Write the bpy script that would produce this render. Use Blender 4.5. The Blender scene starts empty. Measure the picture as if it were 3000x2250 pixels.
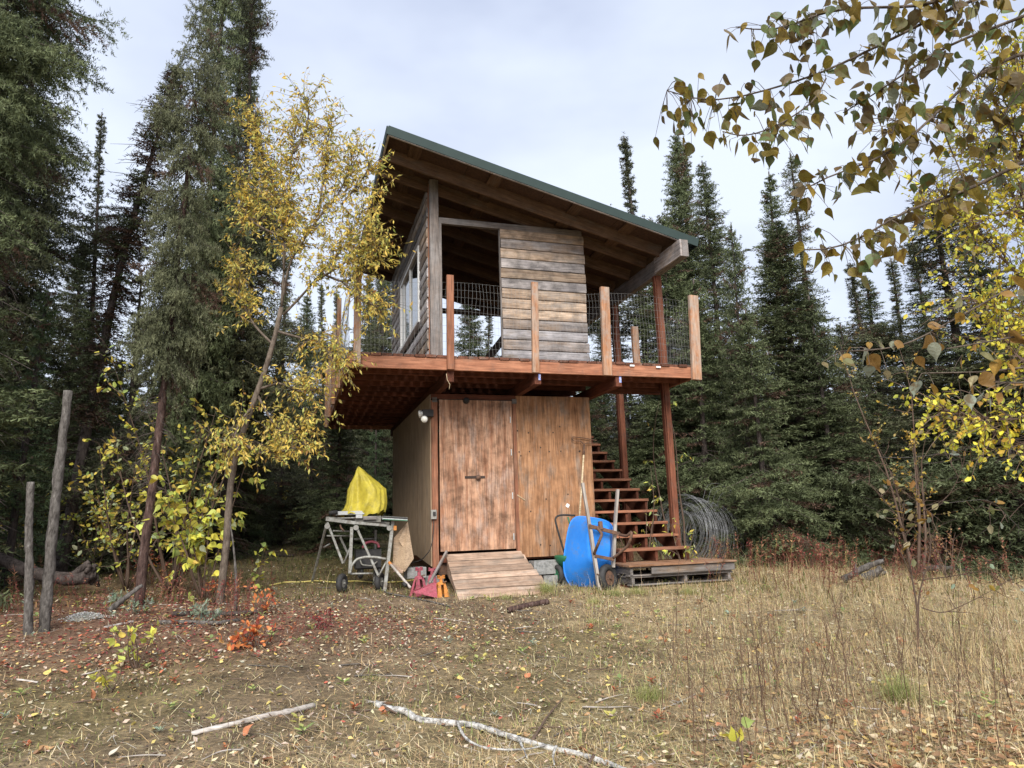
import bpy, math, random
import numpy as np
from mathutils import Matrix, Vector

# ------------------------------------------------------------------ camera, sky, sun, exposure
SC = bpy.context.scene
COL = SC.collection
YAW, PITCH, ROLL, FPX = 17.171, 11.108, 1.784, 2065.2
CAM = np.array([-1.8146, -9.8094, 0.6158])
def _basis():
    y, p, r = np.radians([YAW, PITCH, ROLL])
    f = np.array([math.sin(y)*math.cos(p), math.cos(y)*math.cos(p), math.sin(p)])
    rt = np.array([math.cos(y), -math.sin(y), 0.0])
    up = np.cross(rt, f)
    return rt*math.cos(r)-up*math.sin(r), up*math.cos(r)+rt*math.sin(r), f
CR, CU, CF = _basis()
cam_data = bpy.data.cameras.new('camera')
cam_data.sensor_width = 36.0
cam_data.lens = FPX*36.0/3000.0
cam_data.clip_start = 0.05
cam_data.clip_end = 2000.0
cam = bpy.data.objects.new('camera', cam_data)
COL.objects.link(cam)
cam.matrix_world = Matrix(((CR[0], CU[0], -CF[0], CAM[0]), (CR[1], CU[1], -CF[1], CAM[1]),
                           (CR[2], CU[2], -CF[2], CAM[2]), (0, 0, 0, 1)))
SC.camera = cam

SUN_DIR = Vector((-0.28, -0.88, 0.74)).normalized()      # towards the sun
world = bpy.data.worlds.new('World')
SC.world = world
world.use_nodes = True
wn, wl = world.node_tree.nodes, world.node_tree.links
wn.clear()
wo = wn.new('ShaderNodeOutputWorld'); wb = wn.new('ShaderNodeBackground')
wb.inputs['Strength'].default_value = 0.1
sky = wn.new('ShaderNodeTexSky'); sky.sky_type = 'NISHITA'; sky.sun_disc = False
sky.sun_elevation = math.asin(SUN_DIR.z)
sky.sun_rotation = math.atan2(SUN_DIR.x, SUN_DIR.y)
tc = wn.new('ShaderNodeTexCoord')
mp = wn.new('ShaderNodeMapping'); mp.inputs['Scale'].default_value = (1, 1, 2.2)
cn = wn.new('ShaderNodeTexNoise'); cn.inputs['Scale'].default_value = 1.7; cn.inputs['Detail'].default_value = 5
cn.inputs['Roughness'].default_value = 0.5
cr = wn.new('ShaderNodeValToRGB')
cr.color_ramp.elements[0].position = 0.36; cr.color_ramp.elements[0].color = (3.9, 4.4, 5.7, 1)
cr.color_ramp.elements[1].position = 0.62; cr.color_ramp.elements[1].color = (5.8, 6.35, 7.4, 1)
mx = wn.new('ShaderNodeMix'); mx.data_type = 'RGBA'; mx.inputs[0].default_value = 0.93
wl.new(tc.outputs['Generated'], mp.inputs[0]); wl.new(mp.outputs[0], cn.inputs['Vector'])
wl.new(cn.outputs[0], cr.inputs[0]); wl.new(sky.outputs[0], mx.inputs[6]); wl.new(cr.outputs[0], mx.inputs[7])
wl.new(mx.outputs[2], wb.inputs[0]); wl.new(wb.outputs[0], wo.inputs[0])

sd = bpy.data.lights.new('sun', 'SUN'); sd.energy = 3.5; sd.angle = math.radians(40); sd.color = (1.0, 0.96, 0.9)
sun = bpy.data.objects.new('sun', sd); COL.objects.link(sun)
sun.rotation_euler = SUN_DIR.to_track_quat('Z', 'Y').to_euler(); sun.location = (8, -8, 20)
SC.view_settings.view_transform = 'Standard'; SC.view_settings.look = 'None'
SC.view_settings.exposure = 0.70; SC.view_settings.gamma = 1.0
SC.view_settings.use_curve_mapping = False
SC.cycles.max_bounces = 7; SC.cycles.diffuse_bounces = 3; SC.cycles.transparent_max_bounces = 4

# ------------------------------------------------------------------ helpers
rng = np.random.default_rng(7)
def ray(px, py):
    return CF*FPX + CR*(px-1500) - CU*(py-1125)
def at(px, py, Y):                      # point of the sight line that lies in the plane y = Y
    d = ray(px, py); return CAM + d*((Y-CAM[1])/d[1])
def atX(px, py, X):
    d = ray(px, py); return CAM + d*((X-CAM[0])/d[0])
def atD(px, py, dist):                  # point at a horizontal distance from the camera
    d = ray(px, py); return CAM + d*(dist/math.hypot(d[0], d[1]))
def hnoise(x, y):
    return (np.sin(x*0.9+y*0.5+1.3)*np.sin(y*0.8-x*0.3+0.4)*0.5 + np.sin(x*2.3-y*1.7)*np.sin(y*2.9+x*0.8+2.)*0.22
            + np.sin(x*5.1+y*3.3)*np.sin(y*6.1-x*2.2)*0.09)
def gz(x, y):
    x = np.asarray(x, float); y = np.asarray(y, float)
    yc = np.clip(y, -60, 10.)
    z = -0.25 + 0.063*(yc+0.5) + 0.02*np.clip(y-10., 0, 400)
    left = np.clip(-x-0.6, 0, 5)
    z = z + 0.045*left*np.clip((y+7)/5, 0, 1)
    z = z - 0.03*np.clip(x-5, 0, 12)
    near = np.exp(-((x-1.2)**2+(y-1.2)**2)/14.)
    return z + hnoise(x, y)*0.07*(1-0.75*near)
def gp(x, y, dz=0.0):
    return np.array([x, y, float(gz(x, y))+dz])
def gnd(px, py):                        # where a sight line meets the ground
    d = ray(px, py); d = d/np.linalg.norm(d); t = 1.0
    for _ in range(4000):
        p = CAM + d*t
        if p[2] <= gz(p[0], p[1]): return gp(p[0], p[1])
        t += 0.02
    return p

W = {}                                  # world matrices of everything built
def tag(o, label=None, cat=None, group=None, kind=None):
    if label: o['label'] = label
    if cat: o['category'] = cat
    if group: o['group'] = group
    if kind: o['kind'] = kind
    return o
def link(o, parent=None, mat=None):
    COL.objects.link(o)
    m = mat if mat is not None else Matrix.Identity(4)
    W[o.name] = m
    if parent is not None:
        o.parent = parent; o.matrix_parent_inverse = W[parent.name].inverted()
    o.matrix_basis = m
    return o
def thing(name, loc, label, cat, group=None, rotz=0, kind=None):
    o = bpy.data.objects.new(name, None); o.empty_display_size = 0.2
    link(o, None, Matrix.Translation(Vector(loc)) @ Matrix.Rotation(rotz, 4, 'Z'))
    return tag(o, label, cat, group, kind)
def mesh_np(name, V, F, mat, col=None, smooth=False, mats=None, mi=None):
    V = np.ascontiguousarray(V, dtype=np.float32); F = np.ascontiguousarray(F, dtype=np.int32)
    me = bpy.data.meshes.new(name); k = F.shape[1]
    me.vertices.add(len(V)); me.vertices.foreach_set('co', V.ravel())
    me.loops.add(F.size); me.loops.foreach_set('vertex_index', F.ravel())
    me.polygons.add(len(F)); me.polygons.foreach_set('loop_start', np.arange(0, F.size, k, dtype=np.int32))
    me.polygons.foreach_set('loop_total', np.full(len(F), k, dtype=np.int32))
    me.polygons.foreach_set('use_smooth', np.full(len(F), bool(smooth)))
    for m in (mats or [mat]): me.materials.append(m)
    if mi is not None: me.polygons.foreach_set('material_index', np.ascontiguousarray(mi, dtype=np.int32))
    if col is not None:
        ca = me.color_attributes.new('col', 'FLOAT_COLOR', 'POINT')
        c = np.ones((len(V), 4), dtype=np.float32); c[:, :3] = col
        ca.data.foreach_set('color', c.ravel())
    me.update(calc_edges=True)
    return me
def obj_np(name, V, F, mat, parent=None, M=None, col=None, smooth=False, **kw):
    return link(bpy.data.objects.new(name, mesh_np(name, V, F, mat, col, smooth, **kw)), parent, M)
def obj_me(name, me, parent=None, M=None):
    return link(bpy.data.objects.new(name, me), parent, M)

class MB:                               # collects triangles of ONE object
    def __init__(s): s.V = []; s.F = []; s.C = []; s.n = 0
    def add(s, V, F, c=None):
        V = np.asarray(V, float).reshape(-1, 3); F = np.asarray(F, int)
        if F.shape[1] == 4: F = np.concatenate([F[:, [0, 1, 2]], F[:, [0, 2, 3]]])
        s.V.append(V); s.F.append(F+s.n); s.n += len(V)
        s.C.append(np.tile(np.array(c if c is not None else (1, 1, 1), float), (len(V), 1)) if np.ndim(c) < 2 else np.asarray(c))
        return s
    def box(s, c, d, M=None, ch=0.0):
        V, F = cbox(d, ch); V = V+np.array(c)
        if M is not None: V = V @ np.array(M.to_3x3()).T + np.array(M.translation)
        return s.add(V, F)
    def bar(s, a, b, w, t, up=(0, 0, 1)):
        M, L = frame(a, b, up); V, F = cbox((L, w, t), 0)
        return s.add(V @ np.array(M.to_3x3()).T + np.array(M.translation), F)
    def tube(s, P, r, n=6, c=None, caps=True):
        V, F = tube(P, r, n, caps); return s.add(V, F, c)
    def arrays(s): return np.concatenate(s.V), np.concatenate(s.F), np.concatenate(s.C)
    def build(s, name, mat, parent=None, smooth=False, col=False, M=None):
        V, F, C = s.arrays()
        if M is None:
            c = V.mean(0); V = V-c; M = Matrix.Translation(Vector(c))
        return obj_np(name, V, F, mat, parent, M, C if col else None, smooth)
def cbox(d, ch=0.004):
    hx, hy, hz = d[0]/2, d[1]/2, d[2]/2
    if ch <= 0:
        V = np.array([[x, y, z] for x in (-hx, hx) for y in (-hy, hy) for z in (-hz, hz)])
        F = np.array([[0, 1, 3, 2], [4, 6, 7, 5], [0, 4, 5, 1], [2, 3, 7, 6], [0, 2, 6, 4], [1, 5, 7, 3]])
        F = np.concatenate([F[:, [0, 1, 2]], F[:, [0, 2, 3]]])
        return V, F
    # chamfer the four long edges (along x)
    ch = min(ch, hy*0.6, hz*0.6)
    prof = [(-hy+ch, -hz), (hy-ch, -hz), (hy, -hz+ch), (hy, hz-ch), (hy-ch, hz), (-hy+ch, hz), (-hy, hz-ch), (-hy, -hz+ch)]
    return prism(prof, -hx, hx)
def prism(prof, x0, x1):                # profile (y, z) counter-clockwise, pushed along x
    n = len(prof)
    V = np.array([[x0, y, z] for y, z in prof]+[[x1, y, z] for y, z in prof])
    F = []
    for i in range(n):
        j = (i+1) % n
        F += [[i, j, n+j], [i, n+j, n+i]]
    for i in range(1, n-1): F += [[0, i+1, i], [n, n+i, n+i+1]]
    F = np.array(F)
    return V, F[:, ::-1]
def frame(a, b, up=(0, 0, 1)):          # matrix whose x runs a->b, z as near up as possible
    a = Vector(a); b = Vector(b); x = (b-a); L = x.length; x.normalize()
    u = Vector(up)
    if abs(u.normalized().dot(x)) > 0.98: u = Vector((0, 1, 0)) if abs(x.y) < 0.9 else Vector((1, 0, 0))
    y = u.cross(x).normalized(); z = x.cross(y)
    m = Matrix((x, y, z)).transposed().to_4x4(); m.translation = (a+b)/2
    return m, L
def board(name, a, b, w, t, mat, parent, up=(0, 0, 1), ch=0.004, twist=0.0):
    """a timber a->b: t thick along 'up', w wide across"""
    M, L = frame(a, b, up)
    if twist: M = M @ Matrix.Rotation(twist, 4, 'X')
    V, F = cbox((L, w, t), ch)
    return obj_np(name, V, F, mat, parent, M)
def slab(name, lo, hi, mat, parent, axis='x', ch=0.003):
    """box given by its corners, its grain along axis"""
    lo = np.array(lo, float); hi = np.array(hi, float); c = (lo+hi)/2; d = hi-lo
    if axis == 'x':
        a, b, w, t, up = c-[d[0]/2, 0, 0], c+[d[0]/2, 0, 0], d[1], d[2], (0, 0, 1)
    elif axis == 'y':
        a, b, w, t, up = c-[0, d[1]/2, 0], c+[0, d[1]/2, 0], d[0], d[2], (0, 0, 1)
    else:
        a, b, w, t, up = c-[0, 0, d[2]/2], c+[0, 0, d[2]/2], d[0], d[1], (0, 1, 0)
    return board(name, a, b, w, t, mat, parent, up, ch)
def tube(P, r, n=6, caps=True):
    P = np.asarray(P, float); m = len(P); r = np.full(m, r) if np.ndim(r) == 0 else np.asarray(r, float)
    T = np.gradient(P, axis=0); T /= np.linalg.norm(T, axis=1)[:, None]+1e-9
    ref = np.array([0.13, 0.21, 0.97]); ref = ref if abs(T.mean(0) @ ref) < 0.85*np.linalg.norm(T.mean(0))+1e-9 else np.array([0.98, 0.15, 0.1])
    A = np.cross(T, ref); A /= np.linalg.norm(A, axis=1)[:, None]+1e-9
    B = np.cross(T, A)
    an = np.arange(n)*2*math.pi/n
    V = (P[:, None, :] + r[:, None, None]*(np.cos(an)[None, :, None]*A[:, None, :]+np.sin(an)[None, :, None]*B[:, None, :])).reshape(-1, 3)
    i = np.arange(m-1)[:, None]*n; j = np.arange(n)[None, :]; k = (j+1) % n
    q = np.stack([i+j, i+k, i+n+k, i+n+j], -1).reshape(-1, 4)
    F = np.concatenate([q[:, [0, 1, 2]], q[:, [0, 2, 3]]])
    if caps and n > 2:
        c0 = np.array([[0, a+1, a] for a in range(1, n-1)]); c1 = np.array([[0, a, a+1] for a in range(1, n-1)])+(m-1)*n
        F = np.concatenate([F, c0, c1])
    return V, F
def smooth_line(P, n=24):
    P = np.asarray(P, float); d = np.r_[0, np.cumsum(np.linalg.norm(np.diff(P, axis=0), axis=1))]
    t = np.linspace(0, d[-1], n); Q = np.stack([np.interp(t, d, P[:, i]) for i in range(3)], 1)
    for _ in range(2): Q[1:-1] = (Q[:-2]+2*Q[1:-1]+Q[2:])/4
    return Q
def tubes_obj(name, P, r, mat, parent=None, n=8, smooth=True):
    mb = MB(); mb.tube(P, r, n); return mb.build(name, mat, parent, smooth)
def rough_log(P, r, n=10, amp=0.12, seed=0):
    V, F = tube(P, r, n); g = np.random.default_rng(seed)
    m = len(P); c = np.repeat(np.asarray(P, float), n, axis=0)
    k = 1+amp*g.standard_normal(m*n); V[:m*n] = c+(V[:m*n]-c)*k[:, None]
    return V, F

# ------------------------------------------------------------------ materials
def mat(name):
    m = bpy.data.materials.new(name); m.use_nodes = True
    nt = m.node_tree; b = nt.nodes['Principled BSDF']
    return m, nt, b
def N(nt, t, **kw):
    n = nt.nodes.new('ShaderNode'+t)
    for k, v in kw.items():
        if hasattr(n, k): setattr(n, k, v)
        else: n.inputs[k].default_value = v
    return n
def ramp(nt, stops):
    r = nt.nodes.new('ShaderNodeValToRGB'); e = r.color_ramp.elements
    while len(e) < len(stops): e.new(0.5)
    for i, (p, c) in enumerate(stops): e[i].position = p; e[i].color = (*c, 1)
    return r
def wood(name, c0, c1, grey=(0.25, 0.23, 0.22), greyf=0.25, rough=0.8, scale=1.0, stain=0.5, grain=1.0, jitter=0.35):
    """boards: grain runs along the local x of each piece"""
    m, nt, b = mat(name); L = nt.links
    tc = N(nt, 'TexCoord'); oi = N(nt, 'ObjectInfo')
    off = N(nt, 'VectorMath', operation='SCALE'); L.new(oi.outputs['Random'], off.inputs['Scale']); off.inputs[0].default_value = (37.1, 19.3, 51.7)
    ad = N(nt, 'VectorMath', operation='ADD'); L.new(tc.outputs['Object'], ad.inputs[0]); L.new(off.outputs[0], ad.inputs[1])
    mp = N(nt, 'Mapping'); mp.inputs['Scale'].default_value = (1.3*scale, 16*scale, 16*scale); L.new(ad.outputs[0], mp.inputs[0])
    n1 = N(nt, 'TexNoise'); n1.inputs['Scale'].default_value = 1.5; n1.inputs['Detail'].default_value = 6; n1.inputs['Distortion'].default_value = 0.6
    L.new(mp.outputs[0], n1.inputs['Vector'])
    r1 = ramp(nt, [(0.28, c0), (0.72, c1)]); L.new(n1.outputs[0], r1.inputs[0])
    mp2 = N(nt, 'Mapping'); mp2.inputs['Scale'].default_value = (4, 90, 90); L.new(ad.outputs[0], mp2.inputs[0])
    n2 = N(nt, 'TexNoise'); n2.inputs['Scale'].default_value = 1.0; n2.inputs['Detail'].default_value = 3; L.new(mp2.outputs[0], n2.inputs['Vector'])
    # grey weathering in large soft patches, stretched along the board
    mp3 = N(nt, 'Mapping'); mp3.inputs['Scale'].default_value = (1.2, 4, 4); L.new(ad.outputs[0], mp3.inputs[0])
    n3 = N(nt, 'TexNoise'); n3.inputs['Scale'].default_value = 1.6; n3.inputs['Detail'].default_value = 8; n3.inputs['Roughness'].default_value = 0.65
    L.new(mp3.outputs[0], n3.inputs['Vector'])
    mr = N(nt, 'MapRange'); mr.inputs[1].default_value = 0.62-greyf; mr.inputs[2].default_value = 0.78-greyf*0.5; L.new(n3.outputs[0], mr.inputs[0])
    mxg = N(nt, 'Mix', data_type='RGBA'); mxg.inputs[7].default_value = (*grey, 1); L.new(mr.outputs[0], mxg.inputs[0]); L.new(r1.outputs[0], mxg.inputs[6])
    # fine dark grain and per-board tone
    g = N(nt, 'MapRange'); g.inputs[1].default_value = 0.3; g.inputs[2].default_value = 0.6; g.inputs[3].default_value = 1-0.42*grain; g.inputs[4].default_value = 1.06
    L.new(n2.outputs[0], g.inputs[0])
    j = N(nt, 'MapRange'); j.inputs[3].default_value = 1-jitter; j.inputs[4].default_value = 1+jitter*0.8; L.new(oi.outputs['Random'], j.inputs[0])
    mu = N(nt, 'Math', operation='MULTIPLY'); L.new(g.outputs[0], mu.inputs[0]); L.new(j.outputs[0], mu.inputs[1])
    # water stains and blotches
    n4 = N(nt, 'TexNoise'); n4.inputs['Scale'].default_value = 5.0; n4.inputs['Detail'].default_value = 7; n4.inputs['Roughness'].default_value = 0.7
    L.new(ad.outputs[0], n4.inputs['Vector'])
    s = N(nt, 'MapRange'); s.inputs[1].default_value = 0.35; s.inputs[2].default_value = 0.58; s.inputs[3].default_value = 1-stain*0.6; s.inputs[4].default_value = 1.0
    L.new(n4.outputs[0], s.inputs[0])
    mu2 = N(nt, 'Math', operation='MULTIPLY'); L.new(mu.outputs[0], mu2.inputs[0]); L.new(s.outputs[0], mu2.inputs[1])
    vm = N(nt, 'VectorMath', operation='SCALE'); L.new(mxg.outputs[2], vm.inputs[0]); L.new(mu2.outputs[0], vm.inputs['Scale'])
    L.new(vm.outputs[0], b.inputs['Base Color']); b.inputs['Roughness'].default_value = rough
    b.inputs['Specular IOR Level'].default_value = 0.25
    bp = N(nt, 'Bump'); bp.inputs['Strength'].default_value = 0.45; bp.inputs['Distance'].default_value = 0.004
    L.new(n2.outputs[0], bp.inputs['Height']); L.new(bp.outputs[0], b.inputs['Normal'])
    return m
def plain(name, c, rough=0.6, metal=0.0, var=0.25, scale=12, spec=0.4, c2=None, bump=0.2):
    m, nt, b = mat(name); L = nt.links
    tc = N(nt, 'TexCoord'); n1 = N(nt, 'TexNoise'); n1.inputs['Scale'].default_value = scale; n1.inputs['Detail'].default_value = 6; n1.inputs['Roughness'].default_value = 0.65
    L.new(tc.outputs['Object'], n1.inputs['Vector'])
    c2 = c2 or tuple(x*(1-var) for x in c)
    r = ramp(nt, [(0.35, c2), (0.62, c)]); L.new(n1.outputs[0], r.inputs[0]); L.new(r.outputs[0], b.inputs['Base Color'])
    b.inputs['Roughness'].default_value = rough; b.inputs['Metallic'].default_value = metal; b.inputs['Specular IOR Level'].default_value = spec
    if bump:
        bp = N(nt, 'Bump'); bp.inputs['Strength'].default_value = bump; bp.inputs['Distance'].default_value = 0.01
        L.new(n1.outputs[0], bp.inputs['Height']); L.new(bp.outputs[0], b.inputs['Normal'])
    return m
def foliage(name, rough=0.6, trans=0.35, var=0.3, spec=0.3, blotch=0.0):
    """uses the colour attribute 'col' that each leaf carries"""
    m, nt, b = mat(name); L = nt.links
    a = N(nt, 'Attribute'); a.attribute_name = 'col'; oi = N(nt, 'ObjectInfo')
    j = N(nt, 'MapRange'); j.inputs[3].default_value = 1-var; j.inputs[4].default_value = 1+var; L.new(oi.outputs['Random'], j.inputs[0])
    vm = N(nt, 'VectorMath', operation='SCALE'); L.new(a.outputs['Color'], vm.inputs[0]); L.new(j.outputs[0], vm.inputs['Scale'])
    src = vm.outputs[0]
    if blotch:
        tc = N(nt, 'TexCoord'); nz = N(nt, 'TexNoise'); nz.inputs['Scale'].default_value = 55; nz.inputs['Detail'].default_value = 4; L.new(tc.outputs['Object'], nz.inputs['Vector'])
        mr = N(nt, 'MapRange'); mr.inputs[1].default_value = 0.48; mr.inputs[2].default_value = 0.62; L.new(nz.outputs[0], mr.inputs[0])
        mm = N(nt, 'Mix', data_type='RGBA'); mm.inputs[7].default_value = (0.12, 0.06, 0.012, 1); mb_ = N(nt, 'Math', operation='MULTIPLY'); mb_.inputs[1].default_value = blotch
        L.new(mr.outputs[0], mb_.inputs[0]); L.new(mb_.outputs[0], mm.inputs[0]); L.new(src, mm.inputs[6]); src = mm.outputs[2]
    L.new(src, b.inputs['Base Color']); b.inputs['Roughness'].default_value = rough; b.inputs['Specular IOR Level'].default_value = spec
    if trans:
        t = N(nt, 'BsdfTranslucent'); L.new(src, t.inputs['Color']); ms = N(nt, 'MixShader'); ms.inputs[0].default_value = trans
        L.new(b.outputs[0], ms.inputs[1]); L.new(t.outputs[0], ms.inputs[2])
        L.new(ms.outputs[0], nt.nodes['Material Output'].inputs[0])
    return m

M_DECK = wood('stained_deck_wood', (0.25, 0.10, 0.055), (0.41, 0.185, 0.105), grey=(0.30, 0.17, 0.11), greyf=0.06, stain=0.35, jitter=0.22)
M_UNDER_SHADE = wood('shade_dark_underside_wood', (0.09, 0.03, 0.016), (0.18, 0.06, 0.032), grey=(0.2, 0.1, 0.06), greyf=0.02, stain=0.3, jitter=0.25)  # stained timber with the shadow under the deck put into its colour
M_SUP = wood('support_post_wood', (0.16, 0.055, 0.03), (0.27, 0.10, 0.055), grey=(0.2, 0.12, 0.09), greyf=0.05, stain=0.35, jitter=0.1)
M_POST = wood('rail_post_wood', (0.33, 0.15, 0.075), (0.46, 0.23, 0.12), grey=(0.42, 0.34, 0.27), greyf=0.2, stain=0.3, jitter=0.25)
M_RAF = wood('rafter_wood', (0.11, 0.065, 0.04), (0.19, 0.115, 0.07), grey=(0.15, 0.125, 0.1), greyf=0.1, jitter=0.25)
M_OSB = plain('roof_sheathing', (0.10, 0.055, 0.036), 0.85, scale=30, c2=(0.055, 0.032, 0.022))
M_TAN = wood('tan_siding', (0.34, 0.23, 0.155), (0.64, 0.49, 0.36), grey=(0.36, 0.32, 0.29), greyf=0.16, stain=0.8)
M_GRY = wood('grey_siding', (0.28, 0.25, 0.24), (0.58, 0.52, 0.49), grey=(0.42, 0.30, 0.21), greyf=0.2, stain=0.8)
M_DRK = wood('dark_grey_siding', (0.13, 0.12, 0.125), (0.42, 0.38, 0.37), grey=(0.50, 0.45, 0.42), greyf=0.22, stain=0.9)
M_PALE = wood('pale_siding', (0.42, 0.395, 0.41), (0.68, 0.64, 0.64), grey=(0.36, 0.29, 0.22), greyf=0.12, stain=0.6)
M_CPOST = wood('weathered_post', (0.19, 0.15, 0.125), (0.33, 0.27, 0.235), grey=(0.27, 0.25, 0.24), greyf=0.3, jitter=0.12)
M_DOOR = wood('door_plywood', (0.27, 0.115, 0.06), (0.62, 0.37, 0.235), grey=(0.44, 0.33, 0.27), greyf=0.12, scale=0.6, stain=0.95, jitter=0.02, grain=1.1)
M_PLY = wood('wall_plywood', (0.26, 0.12, 0.055), (0.54, 0.29, 0.15), grey=(0.33, 0.25, 0.19), greyf=0.12, scale=0.7, stain=0.6, jitter=0.05)
M_PLYG = wood('side_plywood', (0.36, 0.255, 0.165), (0.46, 0.335, 0.22), grey=(0.38, 0.31, 0.24), greyf=0.06, scale=0.35, stain=0.25, jitter=0.08)
M_RAMP = wood('ramp_wood', (0.36, 0.235, 0.16), (0.54, 0.39, 0.29), grey=(0.34, 0.29, 0.24), greyf=0.12, stain=0.6, jitter=0.3)
M_PAL = wood('pallet_wood', (0.17, 0.15, 0.135), (0.33, 0.30, 0.28), grey=(0.28, 0.19, 0.12), greyf=0.1, stain=0.5)
M_OLDW = wood('bleached_handle_wood', (0.33, 0.29, 0.25), (0.58, 0.53, 0.48), grey=(0.3, 0.26, 0.23), greyf=0.15, stain=0.3, jitter=0.1)
M_LIGHTW = wood('pale_handle_wood', (0.45, 0.34, 0.2), (0.62, 0.5, 0.33), greyf=0.02, stain=0.2, jitter=0.05)
M_FASC = plain('green_roof_metal', (0.032, 0.05, 0.046), 0.65, metal=0.0, var=0.15, scale=3, spec=0.2, bump=0.0)
M_WIRE = plain('galvanised_wire', (0.30, 0.30, 0.29), 0.55, metal=0.4, var=0.3, bump=0)
M_DKWIRE = plain('grey_wire', (0.34, 0.345, 0.35), 0.6, metal=0.3, var=0.3, bump=0)
M_STEEL = plain('galvanised_steel', (0.36, 0.36, 0.33), 0.55, metal=0.2, c2=(0.2, 0.19, 0.16), scale=18)
M_RUST = plain('rusty_steel', (0.16, 0.085, 0.05), 0.8, c2=(0.07, 0.045, 0.035), scale=25)
M_BLACK = plain('black_rubber', (0.02, 0.02, 0.02), 0.7, c2=(0.045, 0.042, 0.04), scale=14)
M_BLUE = plain('blue_plastic', (0.03, 0.25, 0.78), 0.45, c2=(0.024, 0.20, 0.68), scale=5, spec=0.35, bump=0.04)
def muddy(m, col, lo, hi, scale=6.0, amount=0.8):      # dried mud and scuffs in patches of their own
    nt = m.node_tree; b = nt.nodes['Principled BSDF']; L = nt.links; src = b.inputs['Base Color'].links[0].from_socket
    tc = N(nt, 'TexCoord'); n1 = N(nt, 'TexNoise'); n1.inputs['Scale'].default_value = scale; n1.inputs['Detail'].default_value = 10; n1.inputs['Roughness'].default_value = 0.75; L.new(tc.outputs['Object'], n1.inputs['Vector'])
    mr = N(nt, 'MapRange'); mr.inputs[1].default_value = lo; mr.inputs[2].default_value = hi; mr.inputs[4].default_value = amount; L.new(n1.outputs[0], mr.inputs[0])
    mx_ = N(nt, 'Mix', data_type='RGBA'); mx_.inputs[7].default_value = (*col, 1); L.new(mr.outputs[0], mx_.inputs[0]); L.new(src, mx_.inputs[6]); L.new(mx_.outputs[2], b.inputs['Base Color'])
    return m
muddy(M_BLUE, (0.16, 0.15, 0.14), 0.52, 0.72, 5.0, 0.75)
M_GREEN = plain('green_plastic', (0.02, 0.13, 0.06), 0.5)
M_TARP = plain('yellow_tarp', (0.60, 0.50, 0.06), 0.5, c2=(0.42, 0.34, 0.04), scale=7, spec=0.3, bump=1.0)
M_PINK = plain('faded_red_paint', (0.42, 0.09, 0.13), 0.7, c2=(0.22, 0.05, 0.06), scale=35)
M_ORNG = plain('orange_paint', (0.66, 0.25, 0.04), 0.6, c2=(0.38, 0.15, 0.04), scale=35)
M_WHITE = plain('white_paint', (0.80, 0.80, 0.79), 0.5, var=0.12, bump=0)
M_LAMP = plain('frosted_lamp_glass', (0.75, 0.73, 0.66), 0.25, var=0.2, bump=0)
M_CONC = plain('concrete', (0.29, 0.285, 0.27), 0.9, c2=(0.15, 0.15, 0.14), scale=22, bump=0.5)
M_YEL = plain('yellow_cord_jacket', (0.75, 0.62, 0.2), 0.5, bump=0)
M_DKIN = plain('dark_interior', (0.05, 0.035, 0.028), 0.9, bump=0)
M_ALU = plain('light_metal', (0.62, 0.63, 0.61), 0.4, metal=0.3, bump=0)
m_, nt_, b_ = mat('window_glass'); b_.inputs['Base Color'].default_value = (0.03, 0.04, 0.045, 1); b_.inputs['Roughness'].default_value = 0.03
b_.inputs['Specular IOR Level'].default_value = 1.0; b_.inputs['Transmission Weight'].default_value = 0.35; M_GLASS = m_
def bark(name, c0, c1, sc=9, st=2.2, c2=None):
    m, nt, b = mat(name); L = nt.links
    tc = N(nt, 'TexCoord'); mp = N(nt, 'Mapping'); mp.inputs['Scale'].default_value = (sc*st*2.2, sc*st*2.2, sc*1.1); L.new(tc.outputs['Object'], mp.inputs[0])
    n = N(nt, 'TexNoise'); n.inputs['Scale'].default_value = 1; n.inputs['Detail'].default_value = 7; n.inputs['Roughness'].default_value = 0.7; L.new(mp.outputs[0], n.inputs['Vector'])
    r = ramp(nt, [(0.35, c0), (0.6, c1)]+([(0.72, c2)] if c2 else [])); L.new(n.outputs[0], r.inputs[0]); L.new(r.outputs[0], b.inputs['Base Color'])
    b.inputs['Roughness'].default_value = 0.9; b.inputs['Specular IOR Level'].default_value = 0.15
    bp = N(nt, 'Bump'); bp.inputs['Strength'].default_value = 0.9; bp.inputs['Distance'].default_value = 0.02; L.new(n.outputs[0], bp.inputs['Height']); L.new(bp.outputs[0], b.inputs['Normal'])
    return m
M_SBARK = bark('spruce_bark', (0.03, 0.023, 0.02), (0.105, 0.085, 0.075), 9, 1.6)
M_RBARK = bark('reddish_bark', (0.03, 0.018, 0.016), (0.12, 0.075, 0.062), 9, 1.6, (0.22, 0.19, 0.17))
M_GBARK = bark('grey_bark', (0.05, 0.043, 0.038), (0.16, 0.145, 0.13), 12, 1.4, (0.30, 0.28, 0.255))
M_WBARK = bark('willow_bark', (0.06, 0.045, 0.035), (0.17, 0.135, 0.105), 9, 1.6)
M_BIRCH = bark('white_birch_bark', (0.05, 0.045, 0.04), (0.62, 0.60, 0.56), 22, 0.5)
M_TWIG = plain('brown_twig', (0.13, 0.085, 0.06), 0.8, bump=0)
M_NEEDLE = foliage('spruce_needles', 0.65, 0.12, 0.22, 0.25)
M_LEAF = foliage('autumn_leaves', 0.55, 0.38, 0.0, 0.3)
M_BLEAF = foliage('poplar_leaves', 0.5, 0.42, 0.3, 0.35, blotch=0.75)
M_LITTER = foliage('fallen_leaf_litter', 0.75, 0.1, 0.0, 0.2)
M_GRASS = foliage('grass_blades', 0.7, 0.25, 0.0, 0.2)

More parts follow.
